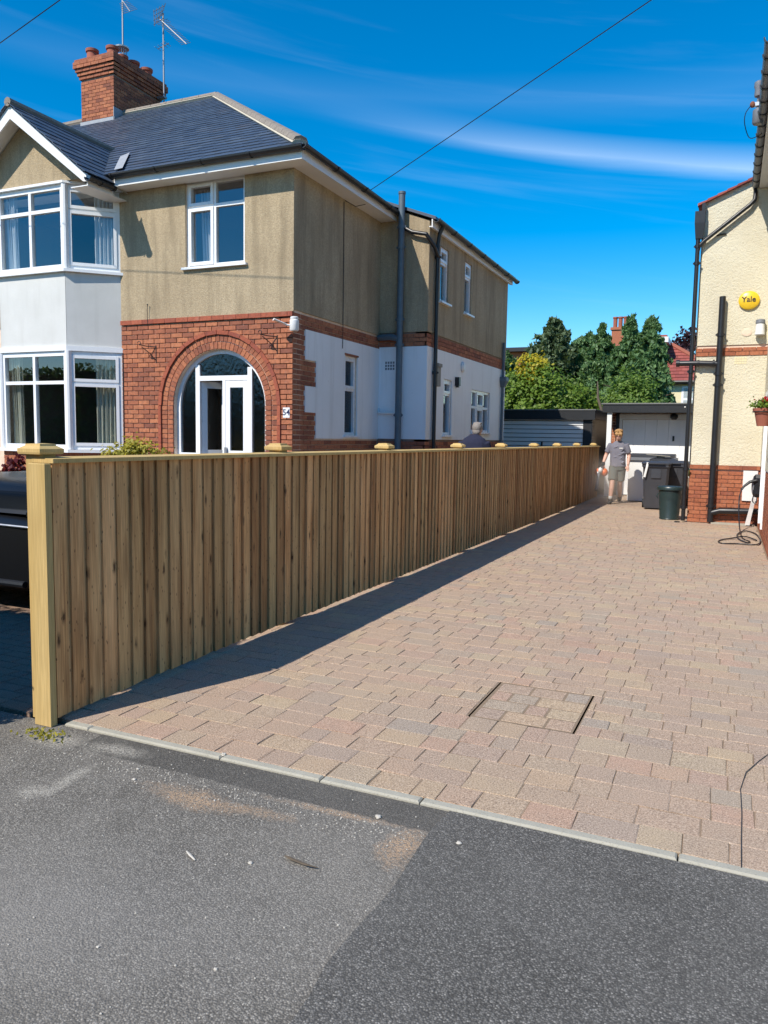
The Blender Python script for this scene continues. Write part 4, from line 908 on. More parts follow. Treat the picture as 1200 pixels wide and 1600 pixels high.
    def stack(z0, z1, g, start):
        CF = frame((0, y0 - g, 0), (1, 0, 0), (0, -1, 0)); CS = frame((x1 + g, 0, 0), (0, 1, 0), (1, 0, 0)); CL = frame((x0 - g, 0, 0), (0, -1, 0), (-1, 0, 0))
        for a0, a1, q0, q1 in lay_bricks(CF, x0 - g, x1 + g, z0, z1, start=start): b.fbox(CF, a0, a1, q0, q1, -0.1 - g, random.uniform(-0.003, 0.003), random.random())
        for a0, a1, q0, q1 in lay_bricks(CS, y0 - g + 0.004, y1 + g, z0, z1, start=start + 1): b.fbox(CS, a0, a1, q0, q1, -0.1 - g, random.uniform(-0.003, 0.003), random.random())
    stack(8.3, 9.76, 0.0, 0); stack(9.765, 9.83, 0.03, 0); stack(9.84, 9.905, 0.06, 1); stack(9.915, 9.98, 0.09, 0); stack(9.99, 10.135, 0.125, 1); stack(10.14, 10.20, 0.08, 1)
    o = b.build('chimney_bricks', M['brick'], cho); o['kind'] = 'stuff'
    MB().box(x0 - 0.1, x1 + 0.1, y0 - 0.1, y1 + 0.1, 10.05, 10.19).build('flaunching', M['brick'], cho)
    q = MB(); q.box(x0 - 0.02, x1 + 0.03, y0 - 0.03, y0 - 0.012, 8.62, 8.80); q.box(x1 + 0.008, x1 + 0.02, y0 - 0.03, y1, 8.62, 9.02); q.build('chimney_flashing', M['lead'], cho)
    for i, (px, py, h) in enumerate([(-14.25, 14.65, 0.30), (-13.66, 14.68, 0.27), (-13.72, 15.05, 0.24), (-13.70, 15.42, 0.26), (-13.68, 15.86, 0.28), (-14.2, 15.3, 0.3)]):
        q = MB(); z = 10.18; q.lathe((px, py, z), [(0.135, 0), (0.145, 0.05), (0.128, 0.07), (0.122, h - 0.07), (0.148, h - 0.06), (0.152, h), (0.12, h + 0.005), (0.11, h - 0.12)], 18); po = smooth_by_angle(q.build('chimney_pot', M['terra'], cho))
        if i == 2:
            c = MB(); c.lathe((px, py, z + h), [(0.125, 0), (0.125, 0.02)], 16); c.lathe((px, py, z + h + 0.17), [(0.17, 0), (0.175, 0.03), (0.03, 0.05)], 16)
            for k in range(14):
                t = 2 * math.pi * k / 14; c.tube([(px + .12 * math.cos(t), py + .12 * math.sin(t), z + h), (px + .12 * math.cos(t), py + .12 * math.sin(t), z + h + .18)], 0.007, 4)
            cw = c.build('chimney_cowl', M['steel'], cho)
    # ---- curtains
    curtain(BFt, 0.09, 0.30, 4.16, 5.36, -0.13, M['curtain_w'], 'white curtain at the outer side of the upper bay window', 4)
    curtain(RCant, 0.45, 0.76, 4.12, 5.36, -0.13, M['curtain_w'], 'white curtain in the angled pane of the upper bay', 5)
    curtain(BFt, 0.10, 0.32, 1.26, 2.76, -0.13, M['curtain'], 'cream curtain at the outer side of the lower bay window', 4)
    curtain(RCant, 0.43, 0.76, 1.26, 2.76, -0.13, M['curtain'], 'cream curtain in the angled pane of the lower bay', 5)
    curtain(FR, -7.80, -7.58, 4.12, 5.3, -0.28, M['curtain_w'], 'white curtain behind the single front upper window', 4)
    return H

def text(s, size, loc, rot, mat, parent, name, scale=(1, 1, 1), extrude=0.001):
    cu = D.curves.new(name, 'FONT'); cu.body = s; cu.size = size; cu.align_x = 'CENTER'; cu.align_y = 'CENTER'; cu.extrude = extrude; cu.resolution_u = 3; cu.offset = size * 0.012
    tmp = D.objects.new(name, cu); COL.objects.link(tmp); bpy.context.view_layer.update()
    me = D.meshes.new_from_object(tmp.evaluated_get(bpy.context.evaluated_depsgraph_get())); D.objects.remove(tmp)
    me.materials.clear(); me.materials.append(mat); o = D.objects.new(name, me); COL.objects.link(o); o.parent = parent; o.location = Vector(loc) - W[parent.name]; o.rotation_euler = rot; o.scale = scale; W[o.name] = Vector(loc); return o
left_house()

def house_fittings():
    # lamp brackets of wrought iron
    for x, z, lab in ((-8.55, 2.80, 'black wrought iron bracket on brick between the bay and the arch'), (-6.28, 2.88, 'black wrought iron bracket on brick between the arch and house corner')):
        t = MB(); y = 9.995
        t.tube([(x + .06, y - .012, z - .17), (x + .06, y - .012, z + .10)], 0.009, 6); t.tube([(x + .06, y - .012, z + .08), (x - .05, y - .10, z + .085), (x - .12, y - .2, z + .10)], 0.008, 6)
        t.tube([(x + .06, y - .012, z - .14), (x - .0, y - .08, z - .03), (x - .09, y - .18, z + .07)], 0.007, 6)
        t.tube([(x - .12 + .03 * math.cos(a), y - .2, z + .125 + .03 * math.sin(a)) for a in np.linspace(-1.6, 3.2, 10)], 0.006, 6)
        tag(t.build('wall_bracket', M['iron'], origin=(x + .06, y, z)), lab, 'bracket')
    t = MB(); t.tube([(-8.63, 9.955, 3.25), (-8.63, 9.95, 3.46), (-8.62, 9.948, 3.53)], 0.005, 5); t.ell((-8.62, 9.948, 3.545), 0.012, 0.012, 0.014, 8, 5); tag(t.build('iron_pin', M['iron'], origin=(-8.63, 9.96, 3.25)), 'thin black iron pin standing up from the brick string course', 'pin')
    e = empty('security_light', (-5.93, 9.93, 3.12), 'white security light with angled arm on the brick house corner', 'security light')
    q = MB(); q.lathe((-5.89, 9.92, 3.02), [(0.055, 0), (0.068, 0.02), (0.068, 0.15), (0.055, 0.165)], 16); q.lathe((-5.89, 9.92, 3.187), [(0.055, 0), (0.06, 0.01), (0.06, 0.03), (0.05, 0.038)], 16); smooth_by_angle(q.build('sensor_body', M['whitepl'], e))
    q = MB(); q.tube([(-5.93, 9.92, 3.10), (-5.98, 9.87, 3.105), (-6.02, 9.83, 3.12)], 0.014, 8); q.build('arm', M['whitepl'], e)
    q = MB(); q.tube([(-6.00, 9.85, 3.115), (-6.12, 9.72, 3.17)], [0.035, 0.05], 10, sq=0.35); q.build('lamp_head', M['whitepl'], e)
    # aerials
    e = empty('tv_aerial', (-13.22, 16.2, 9.0), 'tall tv aerial mast with long drooping boom behind the chimney', 'aerial')
    q = MB(); q.tube([(-13.25, 15.98, 9.0), (-13.25, 15.98, 11.75)], 0.022, 8); q.box(-13.42, -13.2, 15.92, 16.04, 9.75, 9.80); q.build('mast', M['aluminium'], e)
    q = MB(); a, b = Vector((-13.33, 15.9, 11.62)), Vector((-12.45, 15.85, 10.83)); q.tube([a, b], 0.014, 6); q.build('boom', M['aluminium'], e)
    for i in range(17):
        p = a.lerp(b, 0.10 + 0.055 * i); c = MB(); d = Vector((0.06, 0.10, 0.06)) * (1.0 if i > 2 else 1.4); c.tube([p - d, p + d], 0.006, 4); c.build('element', M['aluminium'], e)
    q = MB()
    for k in range(5): q.tube([a + Vector((-.10 + k * .05, -.02, -.18 + .05 * k)), a + Vector((-.12 + k * .09, -.02, .20 + .02 * k))], 0.012, 4)
    for k in range(4): q.tube([a + Vector((-.12, -.03, -.15 + k * .1)), a + Vector((.2, -.03, -.05 + k * .09))], 0.008, 4)
    q.build('reflector', M['aluminium'], e)
    q = MB(); q.tube([(-13.42, 15.98, 10.95), (-13.08, 15.98, 11.02)], 0.01, 5)
    for k in range(4): q.tube([(-13.42 + k * .1, 15.86, 10.95 + k * .02), (-13.42 + k * .1, 16.1, 10.95 + k * .02)], 0.006, 4)
    q.build('lower_array', M['aluminium'], e)
    e = empty('tv_aerial', (-13.9, 15.3, 10.2), 'thin aerial mast rising from the chimney top beside the pots', 'aerial')
    MB().tube([(-13.9, 15.28, 10.19), (-13.88, 15.28, 12.6)], 0.02, 8).build('mast', M['aluminium'], e)
    q = MB(); q.tube([(-13.88, 15.28, 11.82), (-13.5, 15.1, 11.42)], 0.012, 5); q.build('boom', M['aluminium'], e)
    for i in range(7):
        p = Vector((-13.82, 15.25, 11.76)).lerp(Vector((-13.5, 15.1, 11.42)), i / 6); c = MB(); d = Vector((0.10, 0.12, 0.09)) * (0.6 + 0.08 * i); c.tube([p - d, p + d], 0.006, 4); c.build('element', M['aluminium'], e)
house_fittings()

# ================================================================ RIGHT HOUSE
def right_house():
    H = empty('rendered_house', (0.54, 15.6, 0), 'cream roughcast house with brick plinth and black pipes on the right', 'house')
    RF = frame((0, 15.6, 0), (1, 0, 0), (0, -1, 0)); RS = frame((0.54, 0, 0), (0, -1, 0), (-1, 0, 0))   # RS: a = -y
    xa = -0.66
    # rear offshoot: wall facing the drive entrance
    top = lambda x: 5.82 + (x - xa) * 0.42
    mb = MB(); mb.prism([(xa + 0.012, 0), (0.6, 0), (0.6, top(0.6)), (xa + 0.012, top(xa))], RF, -0.25, -0.012); mb.box(xa + 0.012, xa + 0.25, 15.85, 21.3, 0, 5.82); mb.box(xa + 0.25, 6, 21.05, 21.3, 0, 5.82)
    w = mb.build('wall', M['mortar'], H)
    mb = MB(); mb.prism([(xa, 3.275), (0.54, 3.275), (0.54, top(0.54)), (xa, top(xa))], RF, -0.012, 0.012); panel(RF, xa, 0.54, 1.085, 3.065, [], -0.012, 0.012, mb)
    mb.fbox(frame((xa, 0, 0), (0, -1, 0), (-1, 0, 0)), -21.3, -15.588, 1.085, 5.8, -0.012, 0.010); mb.build('roughcast', M['cream'], H)
    for z0, z1 in ((0.012, 1.01), (3.085, 3.265)):
        for a0, a1, b0, b1 in lay_bricks(RF, xa, 0.535, z0, z1): piece(w, 'brick', M['brick2'], (a1 - a0, 0.03, b1 - b0), ((a0 + a1) / 2, 15.597 + random.uniform(-.0015, .0015), (b0 + b1) / 2))
    x = xa
    while x < 0.53:
        e = min(x + 0.226, 0.535); piece(w, 'plinth_brick', M['brick2'], (e - x - 0.004, 0.05, 0.07), ((x + e) / 2, 15.588, 1.047)); x = e
    # main block wall beside the drive
    holes = [(-14.55, -13.45, 0.15, 2.35)]
    mb = panel(RS, -15.61, -10.5, 0, 6.0, holes, -0.25, -0.012); mb.box(0.54, 8.5, 10.5, 10.75, 0, 6.0); mb.box(8.25, 8.5, 10.75, 21.3, 0, 6); w2 = mb.build('main_wall', M['mortar'], H)
    mb = panel(RS, -15.586, -10.5, 1.085, 5.98, holes, -0.012, 0.012); panel(frame((0, 10.5, 0), (1, 0, 0), (0, -1, 0)), 0.53, 8.5, 1.085, 5.98, [], 0, 0.012, mb); mb.build('main_roughcast', M['cream'], H)
    st = MB()
    for a0, a1, b0, b1 in lay_bricks(RS, -15.59, -10.5, 0.012, 1.08, lambda z: [(-15.59, -14.55), (-13.45, -10.5)] if z > .15 else [(-15.59, -10.5)]): st.fbox(RS, a0, a1, b0, b1, -0.012, 0.003, random.random())
    o = st.build('main_brick_courses', M['brick2'], w2); o['kind'] = 'stuff'
    dr = MB(); dr.fbox(RS, -14.55, -14.47, 0.15, 2.35, -0.1, 0.03); dr.fbox(RS, -13.53, -13.45, 0.15, 2.35, -0.1, 0.03); dr.fbox(RS, -14.47, -13.53, 2.27, 2.35, -0.1, 0.028); dr.fbox(RS, -14.47, -13.53, 0.15, 2.27, -0.08, -0.03); d = dr.build('side_door', M['pvc'], H)
    MB().fbox(RS, -14.35, -13.65, 1.2, 2.15, -0.032, -0.026).build('pane', M['glass_obs'], d)
    # main eaves: soffit, fascia, gutter with brackets, roof
    q = MB(); q.box(0.25, 0.56, 10.2, 15.62, 6.0, 6.02); q.build('soffit', M['whitepaint'], H); q = MB(); q.box(0.235, 0.255, 10.2, 15.62, 5.99, 6.16); q.build('fascia', M['whitepaint'], H)
    def gut(a, b, out, r, step):
        a, b, out = Vector(a), Vector(b), Vector(out); pr = [(math.cos(t), math.sin(t)) for t in np.linspace(math.pi, 2 * math.pi, 9)]; d = b - a; dn = d.normalized(); g = MB()
        g.loft([[p + out * (x * r) + Vector((0, 0, z * r)) for x, z in pr] + [p + out * (x * (r - .006)) + Vector((0, 0, z * (r - .006))) for x, z in reversed(pr)] for p in (a, b)]); o = g.build('gutter', M['greypl'] if r > .055 else M['black'], H)
        k = int(d.length / step)
        for i in range(k + 1):
            p = a + d * (i / k); c = MB(); c.loft([[p + dn * s * 0.022 + out * (x * (r + .012)) + Vector((0, 0, z * (r + .012))) for x, z in pr] + [p + dn * s * 0.022 + out * (x * r) + Vector((0, 0, z * r)) for x, z in reversed(pr)] for s in (-1, 1)]); c.build('gutter_bracket', M['black'], o)
        return o
    gut((0.175, 10.2, 6.10), (0.175, 15.66, 6.06), (-1, 0, 0), 0.06, 0.42)
    q = MB(); o_ = Vector((0.2, 10.15, 6.12)); q.add([(0.2, 10.15, 6.13), (0.2, 15.66, 6.13), (4.4, 15.66, 8.9), (4.4, 12.5, 8.9)], [(0, 1, 2, 3)]); q.add([(0.2, 10.15, 6.13), (4.4, 12.5, 8.9), (8.8, 10.15, 6.13)], [(0, 1, 2)]); q.add([(8.8, 10.15, 6.13), (4.4, 12.5, 8.9), (4.4, 15.66, 8.9), (8.8, 15.66, 6.13)], [(0, 1, 2, 3)])
    q.add([(xa - 0.1, 15.55, top(xa) - .01), (xa - 0.1, 21.4, top(xa) - .01), (4.4, 21.4, 8.4), (4.4, 15.55, 7.95)], [(0, 1, 2, 3)]); q.build('roof', M['redtile'], H)
    # verge of the offshoot: dark red tile edge
    x = xa - 0.1
    while x < 0.16:
        e = x + 0.16; t = MB(); z0, z1 = top(x), top(e); t.hexa([(x, 15.50, z0 - .01), (e - .004, 15.50, z1 - .01), (e - .004, 15.62, z1 - .01), (x, 15.62, z0 - .01), (x, 15.50, z0 + .035), (e - .004, 15.50, z1 + .018), (e - .004, 15.62, z1 + .018), (x, 15.62, z0 + .035)]); t.build('verge_tile', M['redtile'], H); x = e
    # pipes
    dx = -0.725; dy = 15.50
    pipe_with_clips(H, 'downpipe', [(dx + .0, dy, 0.03), (dx, dy, 5.10), (dx, dy, 5.62)], 0.037, M['black'], [(dx, dy, z) for z in (0.28, 1.0, 2.8, 4.75, 5.05)], 'black downpipe at the free corner of the cream wall')
    q = MB(); q.loft([[(dx + .015 + a * r, dy + b * r * .8, z) for a, b in ((-1, -1), (1, -1), (1, 1), (-1, 1))] for r, z in ((0.06, 5.18), (0.085, 5.45), (0.085, 5.66))]); q.build('hopper_head', M['black'], H)
    q = MB(); q.box(dx + .04, dx + .10, dy - .04, dy + .1, 5.62, 5.80); q.build('eaves_box', M['black'], H)
    pipe_with_clips(H, 'swan_neck_pipe', [(0.175, 15.62, 6.0), (0.18, 15.56, 5.9), (0.17, 15.52, 5.78), (0.10, 15.50, 5.70), (-0.62, 15.50, 5.14), (-0.70, 15.50, 5.06), (dx, 15.5, 4.95)], 0.036, M['black'])
    sx, sy = -0.255, 15.49
    so = pipe_with_clips(H, 'soil_pipe', [(sx, sy, 0.03), (sx, sy, 4.13)], 0.055, M['black'], [(sx, sy, z) for z in (2.55, 2.75, 3.45, 0.33)], 'stout black soil pipe with open top on the cream wall')
    pipe_with_clips(H, 'branch_pipe', [(sx, sy, 2.93), (-0.60, 15.49, 2.95), (-0.95, 15.52, 2.955)], 0.05, M['black'])
    smooth_by_angle(MB().tube([(-0.93, 15.52, 2.955), (-0.99, 15.52, 2.955)], 0.064, 12).build('pipe_end_cap', M['black'], H))
    for x in (-0.62, -0.36): smooth_by_angle(MB().tube([(x, 15.49, 2.947), (x + .03, 15.49, 2.946)], 0.062, 12).build('pipe_clip', M['black'], H))
    pipe_with_clips(H, 'drain_pipe', [(sx, sy, 0.20), (-0.1, 15.47, 0.25), (0.5, 15.47, 0.27), (0.56, 15.47, 0.27)], 0.055, M['black'])
    MB().box(-0.24, 0.5, 15.44, 15.58, 0.0, 0.03).build('drain_step', M['concrete'], H)
    q = MB()
    for i in range(5):
        for j in range(3): q.fbox(RF, -0.0 + i * 0.042, 0.032 + i * 0.042, 2.93 + j * 0.045, 2.965 + j * 0.045, 0.008, 0.018)
    q.build('air_vent', M['yellowish'], H)['kind'] = 'stuff'
    q = MB(); q.lathe((0, 0, 0), [(0.075, 0), (0.08, 0.008), (0.05, 0.012)], 14); q.v = [(0.175 + x + random.uniform(-.008, .008), 15.586 - z, 3.49 + y * .9) for x, y, z in q.v]; q.build('repair_patch', M['mortar'], H)
    q = MB(); q.tube([(-0.42, 15.57, 5.23), (-0.36, 15.56, 5.24), (-0.26, 15.57, 5.25)], 0.014, 6); q.build('wall_hook', M['iron'], H)
    MB().fbox(RF, 0.26, 0.50, 0.45, 1.00, -0.01, 0.05).build('meter_box', M['whitepl'], H)
    # ---- things fixed to it
    e = empty('alarm_box', (0.18, 15.58, 4.05), 'yellow alarm box reading Yale on the cream wall', 'alarm box')
    q = MB(); q.lathe((0, 0, 0), [(0.13, 0), (0.168, 0.012), (0.175, 0.04), (0.14, 0.065), (0.02, 0.072)], 24); q.v = [(0.18 + x, 15.588 - z, 4.05 + y * 0.93) for x, y, z in q.v]; smooth_by_angle(q.build('case', M['yellowpl'], e), 60)
    text('Yale', 0.135, (0.175, 15.514, 4.06), (math.radians(90), 0, 0), M['ink'], e, 'lettering', (1, 1, 1), 0.002)
    e = empty('wall_lantern', (0.385, 15.58, 3.55), 'white frosted wall lantern with dark cap above the brick band', 'wall light')
    q = MB(); q.lathe((0.385, 15.50, 3.42), [(0.075, 0), (0.085, 0.01), (0.068, 0.20)], 14); smooth_by_angle(q.build('shade', M['whitepl'], e)); q = MB(); q.lathe((0.385, 15.50, 3.62), [(0.072, 0), (0.08, 0.01), (0.075, 0.07), (0.02, 0.085)], 14); smooth_by_angle(q.build('cap', M['greypl'], e)); MB().box(0.36, 0.41, 15.50, 15.59, 3.63, 3.67).build('arm', M['greypl'], e)
    e = empty('hanging_flowerpot', (0.41, 12.0, 1.72), 'terracotta wall pot of red flowers beside the cream wall', 'flowerpot')
    q = MB(); q.lathe((0.405, 12.0, 1.74), [(0.075, 0), (0.115, 0.20), (0.135, 0.205), (0.138, 0.245), (0.12, 0.245), (0.11, 0.2)], 18); smooth_by_angle(q.build('pot', M['terra'], e))
    P = [(0.40 + random.gauss(0, .075), 12 + random.gauss(0, .07), 2.0 + abs(random.gauss(0, .05))) for _ in range(320)]; foliage_obj('leaves', M['laurel'], P, 0.03, e)
    P = [(0.45 + random.gauss(0, .05), 11.98 + random.gauss(0, .05), 2.10 + random.gauss(0, .018)) for _ in range(150)]; foliage_obj('flowers', M['petal'], P, 0.024, e)
    q = MB(); q.tube([(0.53, 12.0, 1.95), (0.40, 12.0, 1.92)], 0.008, 5); q.tube([(0.405 + 0.14 * math.cos(t), 12 + 0.14 * math.sin(t), 1.935) for t in np.linspace(0, 2 * math.pi, 17)], 0.006, 5); q.build('hoop', M['iron'], e)
    # car charger with its cable
    e = empty('car_charger', (0.53, 14.95, 0.75), 'grey and black wall mounted car charger with trailing black cable', 'car charger')
    q = MB(); q.loft([[(0.53 - d, 14.95 + a * w, 0.76 + b * h) for a, b in ((-1, -.7), (-.6, -1), (.6, -1), (1, -.7), (1, .7), (.6, 1), (-.6, 1), (-1, .7))] for d, w, h in ((0.0, .085, .20), (.08, .085, .20), (.115, .06, .16))]); q.build('case', M['black'], e)
    q = MB(); q.ell((0.425, 14.95, 0.76), 0.035, 0.075, 0.16, 12, 8); smooth_by_angle(q.build('front_cover', M['greypl'], e), 60)
    q = MB(); q.tube([(0.47, 14.86, 0.86), (0.36, 14.84, 0.83), (0.27, 14.82, 0.75), (0.235, 14.8, 0.69)], [0.028, 0.026, 0.02, 0.016], 8); q.build('plug', M['black'], e)
    def spline(P, n=10):
        P = [Vector(p) for p in P]; P = [P[0]] + P + [P[-1]]; out = []
        for i in range(1, len(P) - 2):
            for k in range(n):
                t = k / n; out.append(0.5 * ((2 * P[i]) + (-P[i - 1] + P[i + 1]) * t + (2 * P[i - 1] - 5 * P[i] + 4 * P[i + 1] - P[i + 2]) * t * t + (-P[i - 1] + 3 * P[i] - 3 * P[i + 1] + P[i + 2]) * t ** 3))
        return out + [P[-2]]
    q = MB(); q.tube(spline([(0.235, 14.8, 0.69), (0.205, 14.7, 0.55), (0.21, 14.5, 0.3), (0.235, 14.1, 0.06), (0.27, 13.3, 0.012), (0.36, 12.9, 0.012), (0.32, 12.75, 0.012), (0.21, 13.1, 0.02), (0.20, 13.8, 0.02), (0.32, 14.35, 0.02), (0.47, 14.0, 0.02), (0.51, 13.1, 0.02), (0.44, 12.5, 0.02), (0.20, 12.5, 0.015), (-0.03, 12.45, 0.012), (-0.06, 12.8, 0.012), (0.12, 13.15, 0.02), (0.30, 13.4, 0.03), (0.46, 13.05, 0.02)]), 0.0105, 6); q.build('cable', M['black'], e)
    q = MB(); q.tube(spline([(0.44, 14.95, 0.62), (0.42, 14.92, 0.5), (0.47, 14.9, 0.46), (0.49, 14.93, 0.58)]), 0.01, 6); q.build('cable_loop', M['black'], e)
    q = MB(); q.loft([[(0.33 + k * .09, 15.36 - k * .1, 0.02 + k * .5), (0.41 + k * .07, 15.36 - k * .1, 0.02 + k * .5), (0.41 + k * .07, 15.40 - k * .1, 0.02 + k * .5), (0.33 + k * .09, 15.40 - k * .1, 0.02 + k * .5)] for k in (0, 1)]); tag(q.build('white_offcut', M['whitepl'], origin=(0.38, 15.36, 0)), 'white plastic offcut leaning in the corner under the car charger', 'offcut')
    # device on the eaves
    e = empty('eaves_sensor', (0.2, 12.5, 6.1), 'grey canister shaped device on the eaves with looping thin cable', 'device')
    q = MB(); q.lathe((0.105, 12.5, 6.36), [(0.05, 0), (0.055, 0.02), (0.05, 0.10), (0.062, 0.13), (0.06, 0.19), (0.03, 0.21)], 14); smooth_by_angle(q.build('upper_canister', M['greypl'], e)); q = MB(); q.lathe((0.115, 12.5, 5.98), [(0.055, 0), (0.072, 0.02), (0.072, 0.19), (0.05, 0.21)], 14); smooth_by_angle(q.build('lower_canister', M['greypl'], e))
    MB().box(0.02, 0.24, 12.47, 12.53, 6.23, 6.28).build('bracket', M['steel'], e); MB().tube([(0.105, 12.5, 6.19), (0.105, 12.5, 6.37)], 0.016, 8).build('stem', M['greypl'], e); MB().ell((0.035, 12.47, 6.25), 0.035, 0.03, 0.045, 10, 6).build('knob', M['rust'], e)
    MB().tube(spline([(0.03, 12.46, 6.25), (-0.045, 12.4, 6.12), (-0.05, 12.42, 5.98), (0.02, 12.6, 5.85), (0.13, 12.9, 5.96), (0.2, 13.0, 6.04)]), 0.006, 5).build('cable', M['black'], e)
right_house()

# ================================================================ GARAGES
def garages():
    e = empty('flat_roofed_garage', (-4.9, 22, 0), 'flat roofed garage with black fascia and ribbed white door', 'garage')
    y0 = 22.0; FR = frame((0, y0, 0), (1, 0, 0), (0, -1, 0)); mb = panel(FR, -7.2, -3.50, 0, 2.32, [(-6.05, -3.74, 0, 2.09)], -0.2, 0.0)
    mb.box(-3.7, -3.5, y0 + 0.2, 27, 0, 2.3); mb.box(-7.2, -7.0, y0 + .2, 27, 0, 2.3); mb.box(-7.0, -3.7, 26.8, 27, 0, 2.3); mb.build('wall', M['board_g'], e)
    q = MB(); q.box(-7.4, -3.42, y0 - 0.13, y0 - 0.10, 2.07, 2.33); q.box(-3.44, -3.415, y0 - 0.10, 27.1, 2.10, 2.33); q.build('fascia', M['blackpaint'], e)
    q = MB(); q.box(-7.42, -3.40, y0 - 0.15, 27.1, 2.331, 2.36); q.build('roof', M['felt'], e)
    MB().box(-3.74, -3.51, y0 - 0.03, y0 - 0.002, 0, 2.06).build('door_post', M['blackpaint'], e)
    z = 0.04
    while z < 2.05:
        t = MB(); h = 0.118; t.hexa([(-6.04, y0 - 0.012, z), (-3.75, y0 - 0.012, z), (-3.75, y0 + .03, z), (-6.04, y0 + .03, z), (-6.04, y0 - 0.030, z + h - .02), (-3.75, y0 - 0.030, z + h - .02), (-3.75, y0 + .03, z + h - .02), (-6.04, y0 + .03, z + h - .02)]); t.build('door_panel', M['door_w'], e); z += h
    MB().box(-4.9, -4.86, y0 - 0.07, y0 - 0.02, 1.33, 1.45).build('door_handle', M['black'], e)
    e = empty('canopied_garage', (-1.9, 22.3, 0), 'garage with plain white door under a deep black canopy, bins before it', 'garage')
    y0 = 22.35; FR = frame((0, y0, 0), (1, 0, 0), (0, -1, 0)); mb = panel(FR, -3.15, 0.9, 0, 2.3, [(-2.86, -0.55, 0, 2.24)], -0.2, 0.0); mb.box(-3.15, -2.95, y0 + .2, 28, 0, 2.3); mb.box(.7, .9, y0 + .2, 28, 0, 2.3); mb.box(-2.95, .7, 27.8, 28, 0, 2.3); w = mb.build('wall', M['mortar'], e)
    st = MB()
    for a0, a1, b0, b1 in lay_bricks(FR, -3.15, -2.87, 0.01, 2.25): st.fbox(FR, a0, a1, b0, b1, 0, 0.006, random.random())
    st.build('pier_bricks', M['brick'], w)['kind'] = 'stuff'
    q = MB(); q.box(-3.17, 0.95, 21.50, 21.53, 2.26, 2.475); q.box(-3.17, -3.14, 21.53, 28, 2.28, 2.475); q.build('fascia', M['blackpaint'], e); MB().box(-3.14, .93, 21.531, 22.34, 2.27, 2.29).build('canopy_soffit', M['blackpaint'], e)
    q = MB(); q.box(-3.2, 0.98, 21.47, 28.1, 2.476, 2.51); q.build('roof', M['felt'], e)
    MB().box(-3.05, -2.93, 21.56, 21.68, 0, 2.268).build('canopy_post', M['whitepaint'], e); MB().box(-2.90, -2.82, 22.25, 22.348, 0, 2.268).build('door_jamb', M['blackpaint'], e)
    q = MB(); q.box(-2.82, -2.74, y0 - .05, y0 + .02, 0, 2.24); q.box(-2.74, -0.6, y0 - .05, y0 + .02, 2.10, 2.24); q.build('door_frame', M['whitepaint'], e)
    x = -2.73
    while x < -0.62:
        MB().box(x, x + 0.297, y0 - .012, y0 + .03, 0.02, 2.09).build('door_panel', M['door_w'], e); x += 0.30
    q = MB(); q.lathe((-1.40, y0 - .10, 2.13), [(0.02, .12), (.09, .10), (.10, .02), (0.06, -.03)], 12); q.build('canopy_light', M['black'], e); MB().box(-1.42, -1.37, y0 - .05, y0 - .012, 1.52, 1.66).build('door_handle', M['black'], e)
    MB().ell((-1.10, 21.49, 2.40), 0.02, 0.012, 0.02, 8, 5).build('fascia_sensor', M['whitepl'], e)
    # low dark planter by the garage door
    e = empty('planter_wall', (-0.9, 20.6, 0), 'low dark brick planter with green plant behind the round bin', 'planter'); MB().box(-1.15, -0.68, 20.4, 20.8, 0, 0.62).build('box', M['mortar_d'], e)
    P = [(-.8 + random.gauss(0, .08), 20.5 + random.gauss(0, .1), .66 + abs(random.gauss(0, .12))) for _ in range(300)]; foliage_obj('leaves', M['laurel'], P, 0.05, e)
garages()

# ================================================================ BINS
def wheelie(loc, rotz, label, mat, h=1.06, lid_open=0.0, w=0.58, dp=0.70):
    e = empty('wheelie_bin', loc, label, 'wheelie bin', 'wheelie bins by the garage'); e.rotation_euler = (0, 0, rotz); save = W[e.name]; W[e.name] = Vector((0, 0, 0))
    def rr(wx, dy, z, c=0.05): 
        return [(sx * (wx / 2 - (c if k else 0)), sy * (dy / 2 - (0 if k else c)), z) for sx, sy, ks in ((-1, -1, (0, 1)), (1, -1, (1, 0)), (1, 1, (0, 1)), (-1, 1, (1, 0))) for k in ks]
    b = MB(); b.loft([rr(w * .80, dp * .70, 0.03), rr(w * .82, dp * .74, 0.10), rr(w * .95, dp * .90, h - 0.16), rr(w * .97, dp * .93, h - .12), rr(w * 1.03, dp, h - .115), rr(w * 1.03, dp, h - .06)]); b.box(-.1, .1, -dp * .46 - .004, -dp * .44, h - .36, h - .16); smooth_by_angle(b.build('body', mat, e), 30)
    l = MB(); l.loft([rr(w * 1.06, dp * 1.04, h - .058), rr(w * 1.07, dp * 1.05, h - .03), rr(w * .9, dp * .9, h - .002), rr(w * .6, dp * .6, h + .012)]); l.box(-w * .3, w * .3, -dp * .58, -dp * .5, h - .05, h - .025); lo = smooth_by_angle(l.build('lid', mat, e), 30)
    MB().tube([(-w * .45, dp * .52, h - .13), (-w * .45, dp * .62, h - .06), (w * .45, dp * .62, h - .06), (w * .45, dp * .52, h - .13)], 0.015, 8).build('handle', mat, e)
    for s in (-1, 1):
        q = MB(); q.tube([(s * w * .40, dp * .36, .10), (s * w * .40 + s * .05, dp * .36, .10)], 0.10, 16); q.build('wheel', M['tyre'], e)
    W[e.name] = save; return e
